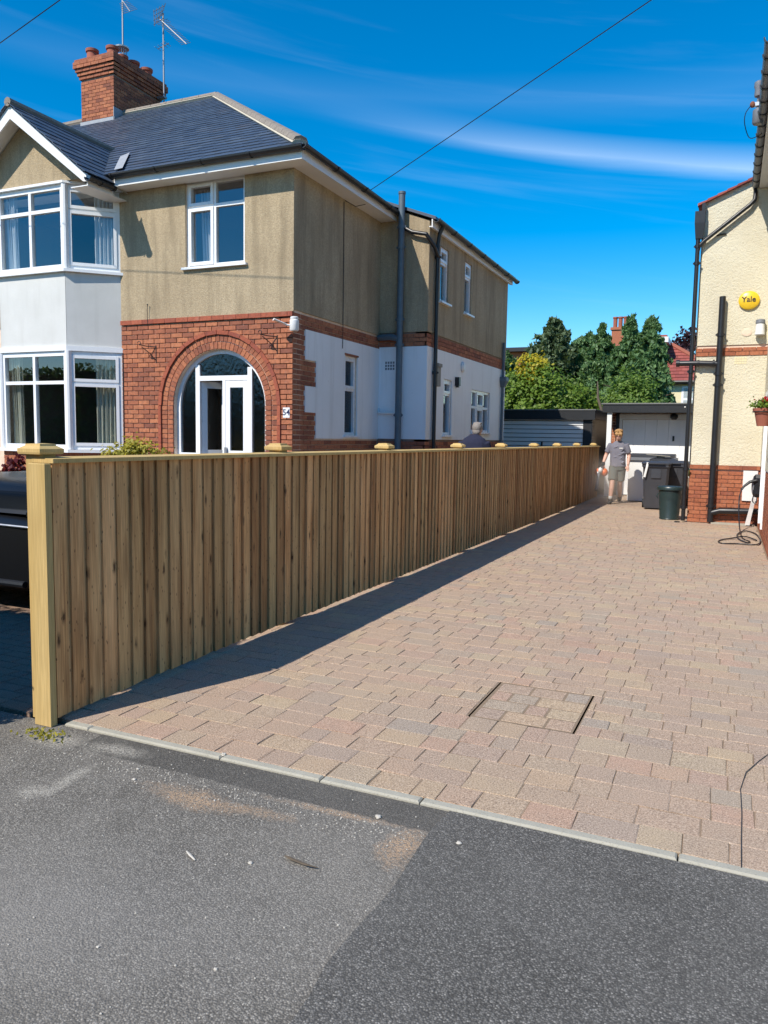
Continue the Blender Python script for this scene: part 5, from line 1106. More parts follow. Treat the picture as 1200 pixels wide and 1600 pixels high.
def bins():
    wheelie((-1.46, 18.25, 0), 0.06, 'dark grey wheelie bin with white tape hanging down its front', M['bin'])
    wheelie((-1.12, 18.95, 0), -0.10, 'dark grey wheelie bin tucked close behind the taped one', M['bin'])
    wheelie((-1.42, 19.55, 0), 0.1, 'dark wheelie bin with a grey board on its lid', M['bin'], 1.10)
    q = MB(); q.tube([(-1.62, 17.875, 1.045), (-1.63, 17.87, 0.95), (-1.66, 17.872, 0.80), (-1.675, 17.875, 0.72)], 0.022, 4, sq=0.25); tag(q.build('white_tape', M['whitepl'], origin=(-1.62, 17.88, 1.0)), 'strip of white tape hanging from the front bin lid', 'tape')
    q = MB(); q.hexa([(-1.78, 19.2, 1.19), (-1.25, 19.25, 1.15), (-1.2, 19.75, 1.13), (-1.72, 19.7, 1.17), (-1.78, 19.2, 1.21), (-1.25, 19.25, 1.17), (-1.2, 19.75, 1.15), (-1.72, 19.7, 1.19)]); q.box(-1.56, -1.40, 19.3, 19.6, 1.085, 1.165); tag(q.build('loose_board', M['board_g'], origin=(-1.5, 19.5, 1.1)), 'weathered grey board lying across a bin lid', 'board')
    e = empty('storage_cabinet', (-2.0, 20.4, 0), 'low white cabinet with dark flat top between man and bins', 'cabinet')
    MB().bbox(-2.28, -1.2, 20.15, 20.75, 0.02, 1.03, 0.01).build('case', M['whitepl'], e); MB().bbox(-2.32, -1.16, 20.10, 20.8, 1.03, 1.10, 0.01).build('worktop', M['greypl'], e); MB().bbox(-2.26, -1.2, 20.13, 20.7, 1.10, 1.20, 0.02).build('lid', M['bin'], e); MB().box(-2.24, -1.24, 20.2, 20.7, 0, 0.02).build('plinth', M['black'], e)
    e = empty('round_bin', (-1.0, 15.95, 0), 'round dark green plastic tub beside the black downpipe', 'bin')
    q = MB(); q.lathe((-1.0, 15.93, 0.0), [(0.175, 0.0), (0.185, 0.015), (0.178, 0.03), (0.215, 0.56), (0.215, 0.58)], 28); smooth_by_angle(q.build('body', M['greenbin'], e)); q = MB(); q.lathe((-1.0, 15.93, 0.565), [(0.215, 0), (0.245, 0.01), (0.25, 0.05), (0.235, 0.075), (0.12, 0.085), (0.02, 0.088)], 28); smooth_by_angle(q.build('lid', M['greenbin'], e))
    for s in (-1, 1): MB().tube([(-1.0 + s * .22, 15.93, .50), (-1.0 + s * .245, 15.9, .44), (-1.0 + s * .215, 15.92, .40)], .012, 6).build('handle', M['greenbin'], e)
    q = MB(); q.box(-0.87, -0.78, 15.36, 15.52, 0.001, 0.012); tag(q.build('gully_grate', M['black'], origin=(-.8, 15.4, 0)), 'small black drain gully grate at the foot of the downpipe', 'grate')
bins()

# ================================================================ PEOPLE
def body_mesh(name, mat, parent, fill, voxel=0.009, smooth=6):
    mb = MB(); fill(mb); o = mb.build(name, mat, parent); r = o.modifiers.new('remesh', 'REMESH'); r.mode = 'VOXEL'; r.voxel_size = voxel; r.use_smooth_shade = True
    s = o.modifiers.new('smooth', 'SMOOTH'); s.factor = 0.5; s.iterations = smooth; return o
def torso_rings(mb, secs, n=16):               # (cx, cy, z, rx, ry)
    mb.loft([[(cx + rx * math.copysign(abs(math.cos(t)) ** .8, math.cos(t)), cy + ry * math.copysign(abs(math.sin(t)) ** .8, math.sin(t)), z) for t in np.linspace(0, 2 * math.pi, n, endpoint=False)] for cx, cy, z, rx, ry in secs])
def hand(mb, wrist, d, side, r=0.03, curl=0.5):
    w, d = Vector(wrist), Vector(d).normalized(); sd = Vector((side, 0, 0)); sd = (sd - sd.dot(d) * d).normalized(); nn = d.cross(sd)
    mb.tube([w, w + d * 0.05, w + d * 0.095], [0.026, 0.036, 0.034], 10, sq=0.55)
    for i, ln in enumerate((0.068, 0.08, 0.076, 0.058)):
        a = w + d * 0.088 + sd * (0.028 - 0.0185 * i); c = d * (1 - curl * .4) + nn * (-curl * .6); mb.tube([a, a + d * ln * .45, a + d * ln * .45 + c * ln * .4, a + d * ln * .35 + c * ln * .75 - d * ln * curl * .2], [0.0098, 0.0092, 0.0086, 0.0072], 7)
    a = w + d * 0.03 + sd * 0.03; mb.tube([a, a + sd * 0.022 + d * 0.03, a + sd * 0.026 + d * 0.062], [0.012, 0.0105, 0.009], 7)
def man_blower():
    X, Y = -2.43, 19.25
    e = empty('person', (X, Y, 0), 'fair haired man in grey t-shirt and shorts walking with a blower, head bowed', 'person')
    p = lambda x, y, z: (X + x, Y + y, z)
    hipR, hipL = p(-.09, .0, .90), p(.09, .02, .90)
    kneeR, ankR = p(-.085, -.17, .50), p(-.10, -.27, .09); kneeL, ankL = p(.065, .03, .48), p(.045, .30, .13)
    shR, shL = p(-.17, 0, 1.425), p(.17, .0, 1.425); elR, wrR = p(-.275, .03, 1.17), p(-.33, -.08, .95); elL, wrL = p(.25, .04, 1.16), p(.245, -.06, .93)
    def fill(b):
        torso_rings(b, [(X, Y, .86, .13, .09), (X, Y, .95, .155, .11), (X, Y + .01, 1.08, .14, .10), (X, Y + .005, 1.25, .165, .11), (X, Y, 1.40, .165, .10), (X, Y, 1.47, .10, .07)])
        b.tube([p(0, .01, 1.44), p(0, -.03, 1.56), p(0, -.05, 1.60)], [.062, .055, .055], 12)
        hc = Vector(p(.012, -.09, 1.645)); b.ell(hc, .078, .096, .112, 16, 12); b.ell(hc + Vector((0, -.035, -.07)), .054, .055, .06, 12, 8)
        b.tube([hc + Vector((0, -.088, .01)), hc + Vector((0, -.112, -.03)), hc + Vector((0, -.095, -.042))], [.010, .016, .012], 8)
        for s in (-1, 1):
            b.ell(hc + Vector((s * .078, .005, -.01)), .012, .022, .033, 8, 6)
        for sh, el, wr in ((shR, elR, wrR), (shL, elL, wrL)): b.tube([sh, Vector(sh).lerp(Vector(el), .5), el, Vector(el).lerp(Vector(wr), .3), wr], [.06, .055, .047, .047, .031], 12)
        for hp, kn, an in ((hipR, kneeR, ankR), (hipL, kneeL, ankL)): b.tube([hp, Vector(hp).lerp(Vector(kn), .5), kn, Vector(kn).lerp(Vector(an), .3), Vector(an).lerp(Vector(kn), .25), an], [.098, .082, .058, .062, .045, .036], 12)
        hand(b, wrL, (0.0, -.15, -1), -1, curl=.5); hand(b, wrR, (-.05, -.3, -1), 1, curl=1.1)
    body_mesh('body', M['skin'], e, fill, 0.008)
    def shirt(b):
        torso_rings(b, [(X + .01, Y, .89, .188, .135), (X + .008, Y, .98, .178, .132), (X, Y + .0, 1.10, .180, .128), (X, Y + .0, 1.26, .190, .130), (X, Y, 1.37, .188, .120), (X, Y, 1.43, .155, .10), (X, Y, 1.475, .105, .082), (X, Y - .005, 1.50, .072, .07)])
        for sh, el in ((shR, elR), (shL, elL)): b.tube([Vector(sh) + Vector((0, 0, .01)), Vector(sh).lerp(Vector(el), .35), Vector(sh).lerp(Vector(el), .78)], [.064, .074, .076], 12)
        for k in range(10):
            x0, z0 = random.uniform(-.14, .10), .93 + .045 * k; b.tube([p(x0, -.118, z0), p(x0 + .06, -.130, z0 + random.uniform(-.05, .05)), p(x0 + .11, -.118, z0 + random.uniform(-.06, .06))], [.008, .014, .008], 7)
    body_mesh('t_shirt', M['tee'], e, shirt, 0.010, 5)
    def shorts(b):
        torso_rings(b, [(X, Y, .80, .17, .12), (X, Y, .90, .178, .128), (X, Y, .955, .165, .12)])
        for hp, kn in ((hipR, kneeR), (hipL, kneeL)): b.tube([Vector(hp) - Vector((0, 0, .02)), Vector(hp).lerp(Vector(kn), .45), Vector(hp).lerp(Vector(kn), .86)], [.112, .108, .104], 14)
    body_mesh('shorts', M['shorts'], e, shorts, 0.010, 4)
    for an, s, yaw in ((ankR, -1, -.1), (ankL, 1, .05)):
        a = Vector(an); body_mesh('boot', M['dark'], e, lambda b: (b.tube([a + Vector((0, 0.01, .035)), a + Vector((0, 0, -.01)), a + Vector((0, -.02, -.045))], [.05, .052, .05], 12), b.tube([a + Vector((0, .05, -.055)), a + Vector((0, -.06, -.055)), a + Vector((yaw * .2, -.18, -.062))], [.042, .05, .040], 12, sq=.75)), .008, 3)
        MB().tube([a + Vector((0, 0, .02)), a + Vector((0, 0, .10))], [.045, .046], 12).build('sock', M['sock'], e, True)
    hc = Vector(p(.012, -.09, 1.645))
    def hair(b):
        b.ell(hc + Vector((0, .0, .03)), .094, .108, .104, 16, 10); b.ell(hc + Vector((0, -.075, .035)), .080, .045, .062, 12, 8); b.ell(hc + Vector((0, .05, -.03)), .08, .06, .08, 12, 8)
        for _ in range(46):
            t = random.uniform(0, 6.28); q = random.uniform(.02, .10); b.ell(hc + Vector((q * math.cos(t), q * math.sin(t) - .02, .03 + .10 * math.sqrt(max(0, 1 - (q / .11) ** 2)))), .022, .022, .02, 7, 5)
        for k in range(9): b.tube([hc + Vector((-.07 + .0175 * k, -.10, .05)), hc + Vector((-.072 + .018 * k, -.118, .02)), hc + Vector((-.07 + .018 * k, -.112, -.005 - .012 * (k % 3)))], [.014, .011, .005], 6)
    body_mesh('hair', M['hair'], e, hair, .007, 2)
    f = MB()
    for s in (-1, 1): f.ell(hc + Vector((s * .03, -.088, .008)), .010, .008, .006, 8, 5)
    f.build('eyes', M['ink'], e); MB().tube([hc + Vector((-.022, -.098, -.07)), hc + Vector((0, -.105, -.073)), hc + Vector((.022, -.098, -.07))], .005, 6).build('mouth', M['rust'], e)
    MB().fbox(frame((X, Y - .125, 0), (1, 0, 0), (0, -1, 0)), .04, .12, 1.315, 1.345, 0, .010).build('chest_print', M['sock'], e)
    g = MB(); g.tube([Vector(wrR).lerp(Vector(elR), .18), wrR, Vector(wrR) + Vector((-.004, -.02, -.05))], [.034, .034, .040], 10); g.build('glove', M['dark'], e, True)
    # blower
    bx, by, bz = X - .385, Y - .14, .76
    t = empty('leaf_blower', (bx, by, bz), 'orange and white handheld petrol blower held by the fair haired man', 'blower'); V = lambda x, y, z: (bx + x, by + y, bz + z)
    def eng(b): b.ell(V(-.055, .02, -.02), .075, .11, .095, 14, 9); b.ell(V(.10, .03, -.015), .085, .11, .10, 14, 9)
    body_mesh('engine_housing', M['orange'], t, eng, .008, 3)
    body_mesh('white_casing', M['whitepl'], t, lambda b: (b.ell(V(.02, -.05, .035), .06, .09, .075, 12, 8), b.tube([V(.03, -.06, .06), V(.055, -.04, .13), V(.06, 0, .15)], [.025, .022, .02], 8)), .008, 3)
    MB().tube([V(.06, .1, .13), V(.06, .02, .165), V(.055, -.05, .165), V(.05, -.1, .10)], .017, 8).build('handle', M['black'], t, True)
    MB().tube([V(-.01, -.09, -.02), V(-.015, -.16, -.10), V(-.01, -.24, -.22), V(-.005, -.42, -.42)], [.04, .038, .034, .04], 12).build('nozzle', M['greypl'], t, True)
    MB().tube([V(-.03, -.12, -.0), V(-.035, -.13, -.12)], [.022, .018], 8).build('fuel_tank', M['whitepl'], t, True)
man_blower()
def man_fence():
    X, Y = -3.92, 12.5
    e = empty('person', (X, Y, 0), 'grey haired man in navy top seen from behind over the fence', 'person'); p = lambda x, y, z: (X + x, Y + y, z); hc = Vector(p(.03, .07, 1.655))
    def fill(b):
        torso_rings(b, [(X, Y, .86, .14, .10), (X, Y, 1.05, .15, .11), (X, Y, 1.3, .17, .11), (X, Y, 1.45, .12, .08)])
        b.tube([p(0, 0, 1.42), p(.015, .04, 1.53), p(.02, .05, 1.57)], [.065, .058, .058], 12); b.ell(hc, .077, .096, .115, 16, 12); b.ell(hc + Vector((0, .05, -.06)), .05, .055, .055, 12, 8)
        b.tube([hc + Vector((0, .09, .01)), hc + Vector((0, .113, -.03)), hc + Vector((0, .095, -.04))], [.010, .016, .012], 8)
        for s in (-1, 1):
            b.ell(hc + Vector((s * .079, 0, -.01)), .012, .02, .032, 8, 6); el, wr = p(s * .27, .10, 1.13), p(s * .2, .33, 1.02); b.tube([p(s * .2, 0, 1.40), el, wr], [.06, .045, .028], 12); hand(b, wr, (-s * .1, 1, -.1), -s, curl=.6)
            b.tube([p(s * .09, 0, .9), p(s * .1, .03, .5), p(s * .1, 0, .09)], [.1, .062, .042], 12)
    body_mesh('body', M['skin'], e, fill, .009)
    def top(b):
        torso_rings(b, [(X, Y, .84, .19, .14), (X, Y, 1.05, .20, .145), (X, Y, 1.30, .222, .15), (X, Y, 1.435, .222, .13), (X, Y + .005, 1.50, .185, .105), (X, Y + .02, 1.55, .095, .08), (X, Y + .025, 1.575, .07, .068)])
        for s in (-1, 1): el, wr = Vector(p(s * .27, .10, 1.13)), Vector(p(s * .2, .33, 1.02)); b.tube([p(s * .195, 0, 1.44), Vector(p(s * .2, 0, 1.42)).lerp(el, .5), el, el.lerp(wr, .8)], [.08, .075, .06, .042], 12)
    body_mesh('sweatshirt', M['navy'], e, top, .011, 5)
    body_mesh('trousers', M['dark'], e, lambda b: (torso_rings(b, [(X, Y, .78, .16, .12), (X, Y, .9, .17, .125)]), [b.tube([p(s * .09, 0, .88), p(s * .1, .03, .5), p(s * .1, 0, .06)], [.115, .085, .075], 12) for s in (-1, 1)]), .012, 3)
    for s in (-1, 1): body_mesh('boot', M['dark'], e, lambda b: b.tube([p(s * .1, -.06, .05), p(s * .1, .06, .05), p(s * .11, .2, .04)], [.045, .05, .04], 12, sq=.85), .009, 3)
    body_mesh('hair', M['hair_g'], e, lambda b: (b.ell(hc + Vector((0, -.022, .035)), .086, .094, .094, 16, 10), b.ell(hc + Vector((0, -.06, -.035)), .07, .045, .06, 12, 8), [b.ell(hc + Vector((random.uniform(-.07, .07), random.uniform(-.09, .05), .10)), .02, .02, .02, 6, 5) for _ in range(16)]), .007, 2)
man_fence()

# ================================================================ PARKED CAR (only its bonnet end shows behind the end post)
def car():
    e = empty('parked_car', (-6.6, 5.35, 0), 'black car parked beyond the end post of the fence', 'car'); cy = 5.35
    def sec(x, hw, zs):                        # half section: list of (fraction of half width, z)
        return [(x, cy - hw * f, z) for f, z in zs] + [(x, cy + hw * f, z) for f, z in reversed(zs)]
    st = [(-4.42, .62, .36, .56, .62), (-4.50, .78, .24, .60, .68), (-4.75, .86, .18, .64, .73), (-5.2, .89, .16, .70, .78), (-5.75, .90, .16, .73, .81), (-6.1, .90, .16, .74, .82), (-7.6, .90, .16, .76, .84), (-8.4, .89, .18, .76, .83), (-8.7, .82, .28, .70, .78), (-8.78, .70, .38, .66, .72)]
    b = MB(); b.loft([sec(x, hw, [(.80, z0), (.98, z0 + .10), (1.0, (z0 + z1) / 2), (.985, z1), (.90, z2 - .02), (.45, z2 + .02)]) for x, hw, z0, z1, z2 in st]); smooth_by_angle(b.build('body', M['car'], e), 35)
    c = MB(); c.loft([sec(x, hw, [(1.0, z0), (.93, (z0 + z1) / 2), (.82, z1 - .03), (.6, z1)]) for x, hw, z0, z1 in ((-5.0, .80, .79, .80), (-5.6, .80, .82, 1.06), (-6.9, .80, .83, 1.10), (-7.8, .79, .83, 1.02), (-8.45, .76, .80, .84))]); smooth_by_angle(c.build('cabin', M['car'], e), 35)
    for s in (-1, 1):
        q = MB(); y = cy + s * .80; q.add([(-5.45, y - s * .005, .86), (-7.75, y - s * .005, .86), (-7.5, y - s * .065, 1.0), (-5.7, y - s * .065, 1.0)], [(0, 1, 2, 3)]); q.build('side_window', M['glass_obs'], e)
        for x in (-4.98, -7.85):
            w = MB(); w.tube([(x, cy + s * .72, .32), (x, cy + s * .905, .32)], .32, 24); wo = w.build('wheel', M['tyre'], e); r = MB(); r.tube([(x, cy + s * .90, .32), (x, cy + s * .912, .32)], .21, 20); r.build('rim', M['steel'], wo)
        l = MB(); l.ell((-4.60, cy + s * .60, .56), .10, .16, .06, 12, 7); l.build('headlight', M['lamp_glass'], e)
        m_ = MB(); m_.ell((-5.3, cy + s * .98, .86), .06, .10, .07, 10, 7); m_.build('mirror', M['car'], e)
        t = MB(); t.tube([(-5.55, cy + s * .90, .26), (-7.5, cy + s * .90, .26)], .028, 8); t.build('sill_trim', M['black'], e)
        t = MB(); t.tube([(-4.55, cy + s * .80, .62), (-5.5, cy + s * .895, .73), (-8.4, cy + s * .893, .77)], .010, 6); t.build('waist_trim', M['steel'], e)
    g = MB()
    for k in range(4): g.box(-4.44, -4.41, cy - .35, cy + .35, .50 + k * .05, .52 + k * .05)
    g.build('grille', M['black'], e)
    e.location.x += 0.4
    # hedge added unseen past the left edge, guessed caster of the next drive's shade
    e = empty('shade_caster_hedge', (-6.6, 1.95, 0), 'clipped hedge added out of view to shade the next drive', 'hedge'); w = MB(); w.box(-9.5, -3.84, 1.78, 2.14, 0, 2.45); w.build('core', M['bark'], e)
    n = 13000; P = np.stack([rng.uniform(-9.5, -3.78, n), np.where(rng.uniform(size=n) < .5, 1.74, 2.18) + rng.normal(size=n) * .03, rng.uniform(0, 2.5, n)], 1); Q = np.stack([rng.uniform(-9.5, -3.76, 2500), rng.uniform(1.74, 2.18, 2500), 2.49 + rng.normal(size=2500) * .03], 1); R_ = np.stack([rng.normal(size=1200) * .03 - 3.80, rng.uniform(1.74, 2.18, 1200), rng.uniform(0, 2.5, 1200)], 1)
    foliage_obj('leaves', M['laurel'], np.concatenate([P, Q, R_]), .045, e)
car()

# ================================================================ PLANTS
def unit(n):
    v = rng.normal(size=(n, 3)); return v / np.linalg.norm(v, axis=1, keepdims=True)
def clumped(center, rad, n_clump, per, cl_r, low=-1.0, top_bias=0.0):
    """Leaf points gathered in clumps near the surface of an ellipsoid, with gaps between."""
    c = np.array(center); R = np.array(rad); u = unit(n_clump * 3); u = u[u[:, 2] > low][:n_clump]; d = rng.uniform(.62, 1.04, (len(u), 1)); cc = c + u * R * d
    s = rng.uniform(.5, 1.3, (len(cc), 1)); P = (cc[:, None, :] + rng.normal(size=(len(cc), per, 3)) * cl_r * s[:, None, :]).reshape(-1, 3)
    return P, np.repeat(u, per, 0)
def trunk(e, base, top, r, limbs=6, spread=1.0, mat=None):
    b, t = Vector(base), Vector(top); mb = MB(); mid = b.lerp(t, .5) + Vector((random.uniform(-.1, .1), random.uniform(-.1, .1), 0)); mb.tube([b, mid, t], [r, r * .7, r * .2], 8)
    for i in range(limbs):
        k = random.uniform(.3, .9); s = b.lerp(t, k); a = random.uniform(0, 6.28); l = spread * (1.1 - k) * random.uniform(.6, 1.1); mb.tube([s, s + Vector((math.cos(a) * l * .5, math.sin(a) * l * .5, l * .25)), s + Vector((math.cos(a) * l, math.sin(a) * l, l * .35))], [r * .4, r * .25, r * .08], 6)
    return mb.build('trunk', mat or M['bark'], e)
def conifer(name, base, h, rad, label, mat, n, leaf=.12, droop=.35, power=.8, z0=.4, group=None, lean=0.0):
    e = empty(name, base, label, 'tree', group); b = np.array(base, float); trunk(e, base, (base[0] + lean, base[1], base[2] + h * .96), .10 + h * .008, 14, rad)
    nb = n // 70; P = []; 
    k = rng.uniform(0, 1, nb) ** 1.15; a = rng.uniform(0, 6.283, nb); jit = rng.uniform(.5, 1.22, nb)
    for kk, aa, jj in zip(k, a, jit):
        z = z0 + (h - z0) * kk; L_ = rad * ((1 - kk) ** power) * jj + .10; t = rng.uniform(0.12, 1, 70) ** .75
        side = rng.normal(size=70) * .13 * L_ * (1.1 - .5 * t); x = np.cos(aa) * L_ * t - np.sin(aa) * side; y = np.sin(aa) * L_ * t + np.cos(aa) * side
        zz = z + .18 * L_ * t - droop * L_ * t * t * 1.2 - np.abs(rng.normal(size=70)) * .13 * L_ + rng.normal(size=70) * .03
        P.append(np.stack([b[0] + x + lean * kk, b[1] + y, b[2] + zz], 1))
    tip = np.stack([np.full(90, b[0] + lean) + rng.normal(size=90) * .07, np.full(90, b[1]) + rng.normal(size=90) * .07, b[2] + h + rng.uniform(-.7, .12, 90)], 1); P.append(tip)
    foliage_obj('crown', mat, np.concatenate(P), leaf, e, drop=1.4, aspect=2.3)
def bush(name, center, rad, label, mat, n_clump, per, cl_r, leaf, cat='shrub', group=None, aspect=1.6, fill=True):
    base = (center[0], center[1], 0.0); e = empty(name, base, label, cat, group); trunk(e, base, (center[0], center[1], center[2] + rad[2] * .5), .05 + rad[0] * .02, 8, rad[0])
    P, N_ = clumped(center, rad, n_clump, per, cl_r, -.75); Q = np.array(center) + unit(len(P) // 4) * np.array(rad) * rng.uniform(.3, .85, (len(P) // 4, 1))
    P = np.concatenate([P, Q]); N_ = np.concatenate([N_, unit(len(Q))]); P[:, 2] = np.maximum(P[:, 2], .05); foliage_obj('crown', mat, P, leaf, e, aspect=aspect, normals=N_ + np.array([-.15, -.4, .35])); return e
def plants():
    bush('laurel_bush', (-6.75, 28.6, 1.95), (2.25, 1.4, 2.25), 'big rounded bright green laurel bush behind the left garage', M['laurel'], 520, 44, .15, .085)
    bush('golden_shrub', (-6.8, 28.5, 4.0), (.62, .4, .62), 'golden yellow shrub rising above the laurel bush', M['yellow'], 46, 36, .11, .085)
    bush('leafy_bush', (-3.40, 29.2, 2.0), (1.15, 1.0, 2.0), 'light green loose bush between the two garage roofs', M['lightleaf'], 300, 34, .14, .075)
    bush('leafy_bush', (-4.75, 29.6, 1.5), (.9, .9, 1.75), 'mid green small bush beside the pale trunk', M['laurel'], 200, 34, .13, .08)
    conifer('cypress_tree', (-7.35, 34.5, 0), 6.75, 2.3, 'dark pointed evergreen tree, tallest of those behind the laurel', M['conifer_d'], 30000, .10, .02, .62)
    conifer('cypress_tree', (-9.3, 34.0, 0), 5.3, 1.5, 'green cypress next to the rear corner of the pebbledashed house', M['conifer'], 12000, .10, .1, .6)
    conifer('cypress_tree', (-8.3, 36.5, 0), 5.9, 1.6, 'small green cypress behind the golden shrub', M['conifer_d'], 12000, .10, .1, .6)
    conifer('conifer_tree', (-6.15, 36.5, 0), 6.35, 2.7, 'mid green full conifer left of the brick chimney', M['conifer'], 26000, .10, .35, .42)
    conifer('conifer_tree', (-5.25, 34.8, 0), 6.45, 2.3, 'broad green conifer with a thin spire below the brick chimney', M['conifer'], 24000, .10, .35, .85)
    conifer('conifer_tree', (-3.95, 33.4, 0), 6.5, 2.1, 'tall drooping conifer right of the brick chimney', M['conifer'], 26000, .10, .45, .8)
    conifer('conifer_tree', (-3.0, 32.0, 0), 6.25, 1.6, 'tall drooping conifer in front of the red roofed house', M['conifer'], 24000, .10, .45, .62)
    # background copper tree
    e = empty('copper_tree', (-2.2, 58, 0), 'dark purple leaved tree behind the red tiled roof', 'tree'); trunk(e, (-2.2, 58, 0), (-2.2, 58, 7), .25, 10, 3)
    P, N_ = clumped((-2.0, 58, 6.6), (3.6, 2.2, 2.4), 150, 26, .28, -.4); foliage_obj('crown', M['purple'], P, .2, e)
    # pale bare trunk between the garages
    e = empty('bare_trunk', (-4.05, 28.2, 0), 'pale leaning bare trunk in the gap above the left garage', 'tree trunk'); b = MB(); b.tube([(-3.85, 28.2, 0), (-4.1, 28.2, 2.3), (-4.35, 28.3, 3.0), (-4.4, 28.4, 3.6)], [.08, .055, .045, .02], 8); b.build('trunk', M['bark'], e)
    # front garden
    e = bush('garden_shrub', (-7.66, 8.5, .95), (.50, .42, .47), 'lime yellow shrub showing over the fence before the brick arch', M['limeleaf'], 130, 26, .055, .040)
    e = empty('red_shrub', (-9.66, 8.25, 0), 'dark red leaved shrub against the brick base of the bay', 'shrub'); b = MB(); b.tube([(-9.66, 8.25, 0), (-9.64, 8.25, .6), (-9.62, 8.25, .95)], [.02, .015, .006], 6)
    b.build('stem', M['bark'], e); P, N_ = clumped((-9.66, 8.25, .86), (.20, .16, .22), 40, 16, .045, -.9); foliage_obj('leaves', M['redleaf'], P, .05, e)
    # hedge on the far side of the road, seen mirrored in the lower windows
    e = empty('roadside_hedge', (-21, -9, 0), 'tall clipped hedge on the opposite side of the road', 'hedge'); h = MB(); h.box(-34, 26, -10, -8.5, 0, 4.2); h.build('core', M['bark'], e)
    P = np.stack([rng.uniform(-34.1, 26, 16000), rng.choice([-8.45, -8.4, -8.3], 16000) + rng.normal(size=16000) * .08, rng.uniform(0, 4.5, 16000)], 1); Q = np.stack([rng.uniform(-34, 26, 4000), rng.uniform(-10, -8.4, 4000), 4.25 + rng.normal(size=4000) * .15], 1); foliage_obj('leaves', M['conifer'], np.concatenate([P, Q]), .16, e)
plants()

# ================================================================ FAR HOUSES
def far_houses():
    e = empty('brick_terrace', (-9, 46, 0), 'distant brick house with dark eaves and red chimney among trees', 'house'); MB().box(-16, -4.8, 46, 54, 0, 6.75).build('wall', M['brick'], e)
    r = MB(); r.prism([(-16.4, 6.70), (-16.4, 6.86), (-14, 6.93), (-7, 6.93), (-4.4, 6.86), (-4.4, 6.70)], frame((0, 50, 0), (1, 0, 0), (0, -1, 0)), -4.3, 4.4); ro = r.build('roof', M['blackpaint'], e)
    c = MB(); c.box(-6.75, -5.85, 48, 48.9, 6.9, 8.05); c.box(-6.82, -5.78, 47.93, 48.97, 8.05, 8.2); co = c.build('chimney', M['brick'], ro)
    for x in (-6.62, -6.32, -6.02): q = MB(); q.lathe((x, 48.45, 8.2), [(.14, 0), (.12, .08), (.12, .55), (.15, .57), (.15, .66)], 10); q.build('chimney_pot', M['terra'], co)
    for x in (-14, -11.5, -9): w = MB().box(x - .6, x + .6, 45.94, 45.99, 4.2, 5.6).build('window', M['pvc'], e); MB().box(x - .5, x - .03, 45.92, 45.938, 4.3, 5.5).build('pane', M['glass_obs'], w); MB().box(x + .03, x + .5, 45.92, 45.938, 4.3, 5.5).build('pane', M['glass_obs'], w)
    e = empty('red_roofed_house', (-2.5, 42, 0), 'distant cream house with red tiled roof and white dormer', 'house'); y = 42; ez = 4.52; MB().box(-6.0, 1.2, y, y + 7, 0, ez + .1).build('wall', M['yellowish'], e)
    tp = .92; wv = Vector((0, 1, tp)).normalized(); nv = Vector((1, 0, 0)).cross(wv); sl = math.hypot(1, tp); hgt = 2.2
    o = Vector((-6.3, y - .3, ez)); poly = [(0, 0), (6.35, 0), (3.25, hgt * sl), (0.0, hgt * sl)]
    r = MB(); r.add([o + Vector((1, 0, 0)) * a + wv * b for a, b in poly], [(0, 1, 2, 3)]); a_, b_ = o + Vector((6.35, 0, 0)), o + Vector((3.25, hgt, hgt * tp)); r.add([a_, a_ + Vector((0, 7, 0)), b_ + Vector((0, 2.6, 0)), b_], [(0, 1, 2, 3)]); ro = r.build('roof', M['redtile'], e)
    s = MB(); slates(s, o + nv * .01, (1, 0, 0), wv, nv, poly, .26, .27, .03, .02); so = s.build('roof_tiles', M['redtile'], ro); so['kind'] = 'stuff'
    h = MB(); h.tube([a_ + Vector((0, 0, .04)), b_ + Vector((0, 0, .05))], .12, 8); h.tube([b_ + Vector((0, 0, .05)), o + Vector((0, hgt, hgt * tp + .05))], .12, 8); h.build('hip_tiles', M['terra'], ro)
    MB().tube([o + Vector((0, -.08, -.02)), a_ + Vector((0, -.08, -.02))], .07, 8).build('gutter', M['black'], e); MB().box(-6.2, -.1, y - .28, y - .01, ez - .12, ez - .06).build('soffit', M['blackpaint'], e)
    d = MB(); d.box(-5.0, -3.35, y + .35, y + 3, 5.15, 6.55); do = d.build('dormer', M['whitepaint'], e); f = MB(); f.box(-5.15, -3.12, y + .18, y + 3.2, 6.55, 6.82); f.build('dormer_roof', M['whitepaint'], do); MB().box(-5.1, -3.2, y + .25, y + 3.1, 6.821, 6.92).build('dormer_cover', M['redtile'], do); MB().box(-4.85, -3.55, y + .33, y + .349, 5.35, 6.4).build('dormer_pane', M['glass_obs'], do); MB().box(-3.349, -3.33, y + .5, y + 3, 5.1, 6.54).build('dormer_cheek', M['slate'], do)
    w = MB(); w.box(-2.35, -.9, y - .03, y - .002, 2.6, 4.3); wo = w.build('window', M['pvc'], e)
    for x0, x1, z0, z1 in ((-2.25, -1.66, 2.7, 3.6), (-2.25, -1.66, 3.72, 4.2), (-1.58, -1.0, 2.7, 3.6), (-1.58, -1.0, 3.72, 4.2)): MB().box(x0, x1, y - .05, y - .031, z0, z1).build('pane', M['glass'], wo)
far_houses()

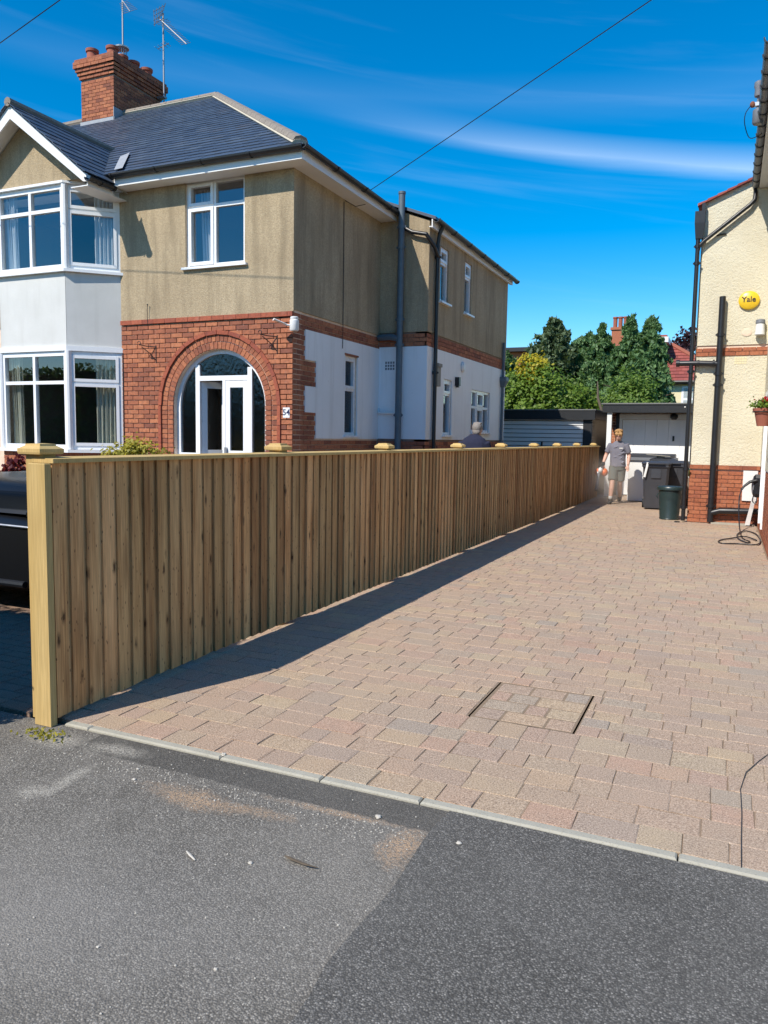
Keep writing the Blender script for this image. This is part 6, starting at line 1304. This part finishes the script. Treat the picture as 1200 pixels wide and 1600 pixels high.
# ================================================================ OVERHEAD WIRES AND POLE
def wires():
    T = Vector((9.108, 3.948, 8.243)); A = Vector((-5.62, 11.74, 5.46)); B = Vector((-19.33, 9.65, 5.53))
    def sag(a, b, s): return [a.lerp(b, t) - Vector((0, 0, s * 4 * t * (1 - t))) for t in np.linspace(0, 1, 40)]
    q = MB(); q.tube(sag(A, T, .02), .006, 5); tag(q.build('overhead_cable', M['black'], origin=tuple(A)), 'thin overhead cable rising from the eaves of the pebbledashed house', 'cable')
    q = MB(); q.tube(sag(B, T, .02), .006, 5); tag(q.build('overhead_cable', M['black'], origin=tuple(B)), 'thin overhead cable crossing the sky beyond the bay gable', 'cable')
    e = empty('telegraph_pole', (9.1, 3.95, 0), 'tall wooden telegraph pole where the overhead cables meet', 'pole'); MB().tube([(9.1, 3.95, -.05), (9.1, 3.95, 8.5)], [.15, .10], 12).build('shaft', M['bark'], e); MB().box(8.7, 9.5, 3.9, 4.0, 8.12, 8.22).build('cross_arm', M['bark'], e)
wires()

# ================================================================ DUST RAISED BY THE BLOWER
def dust():
    mb = MB(); mb.ell((-2.72, 18.9, .50), 1.15, 1.6, .75, 24, 14); o = mb.build('dust_cloud', None, origin=(-2.72, 18.9, .50)); o.data.materials.clear()
    s = NT('drifting_dust'); tc = s.obj(); mp = s.map(tc, (1 / 1.15, 1 / 1.5, 1 / .75)); ln = s.N.new('ShaderNodeVectorMath'); ln.operation = 'LENGTH'; s.K.new(mp, ln.inputs[0])
    fall = s.math('SUBTRACT', 1.0, ln.outputs['Value'], True); n = s.noise(tc, 2.2, 3); den = s.math('MULTIPLY', s.math('MULTIPLY', s.math('POWER', fall, 1.3), s.ramp(n, [(.3, .3), (.7, 1)])), 0.95)
    v = s.N.new('ShaderNodeVolumePrincipled'); v.inputs['Color'].default_value = (.88, .79, .68, 1); s.K.new(den, v.inputs['Density']); v.inputs['Anisotropy'].default_value = 0.1; s.K.new(v.outputs[0], s.out.inputs['Volume'])
    o.data.materials.append(s.m); tag(o, 'pale dust drifting round the man with the blower', 'dust', kind='stuff')
dust()
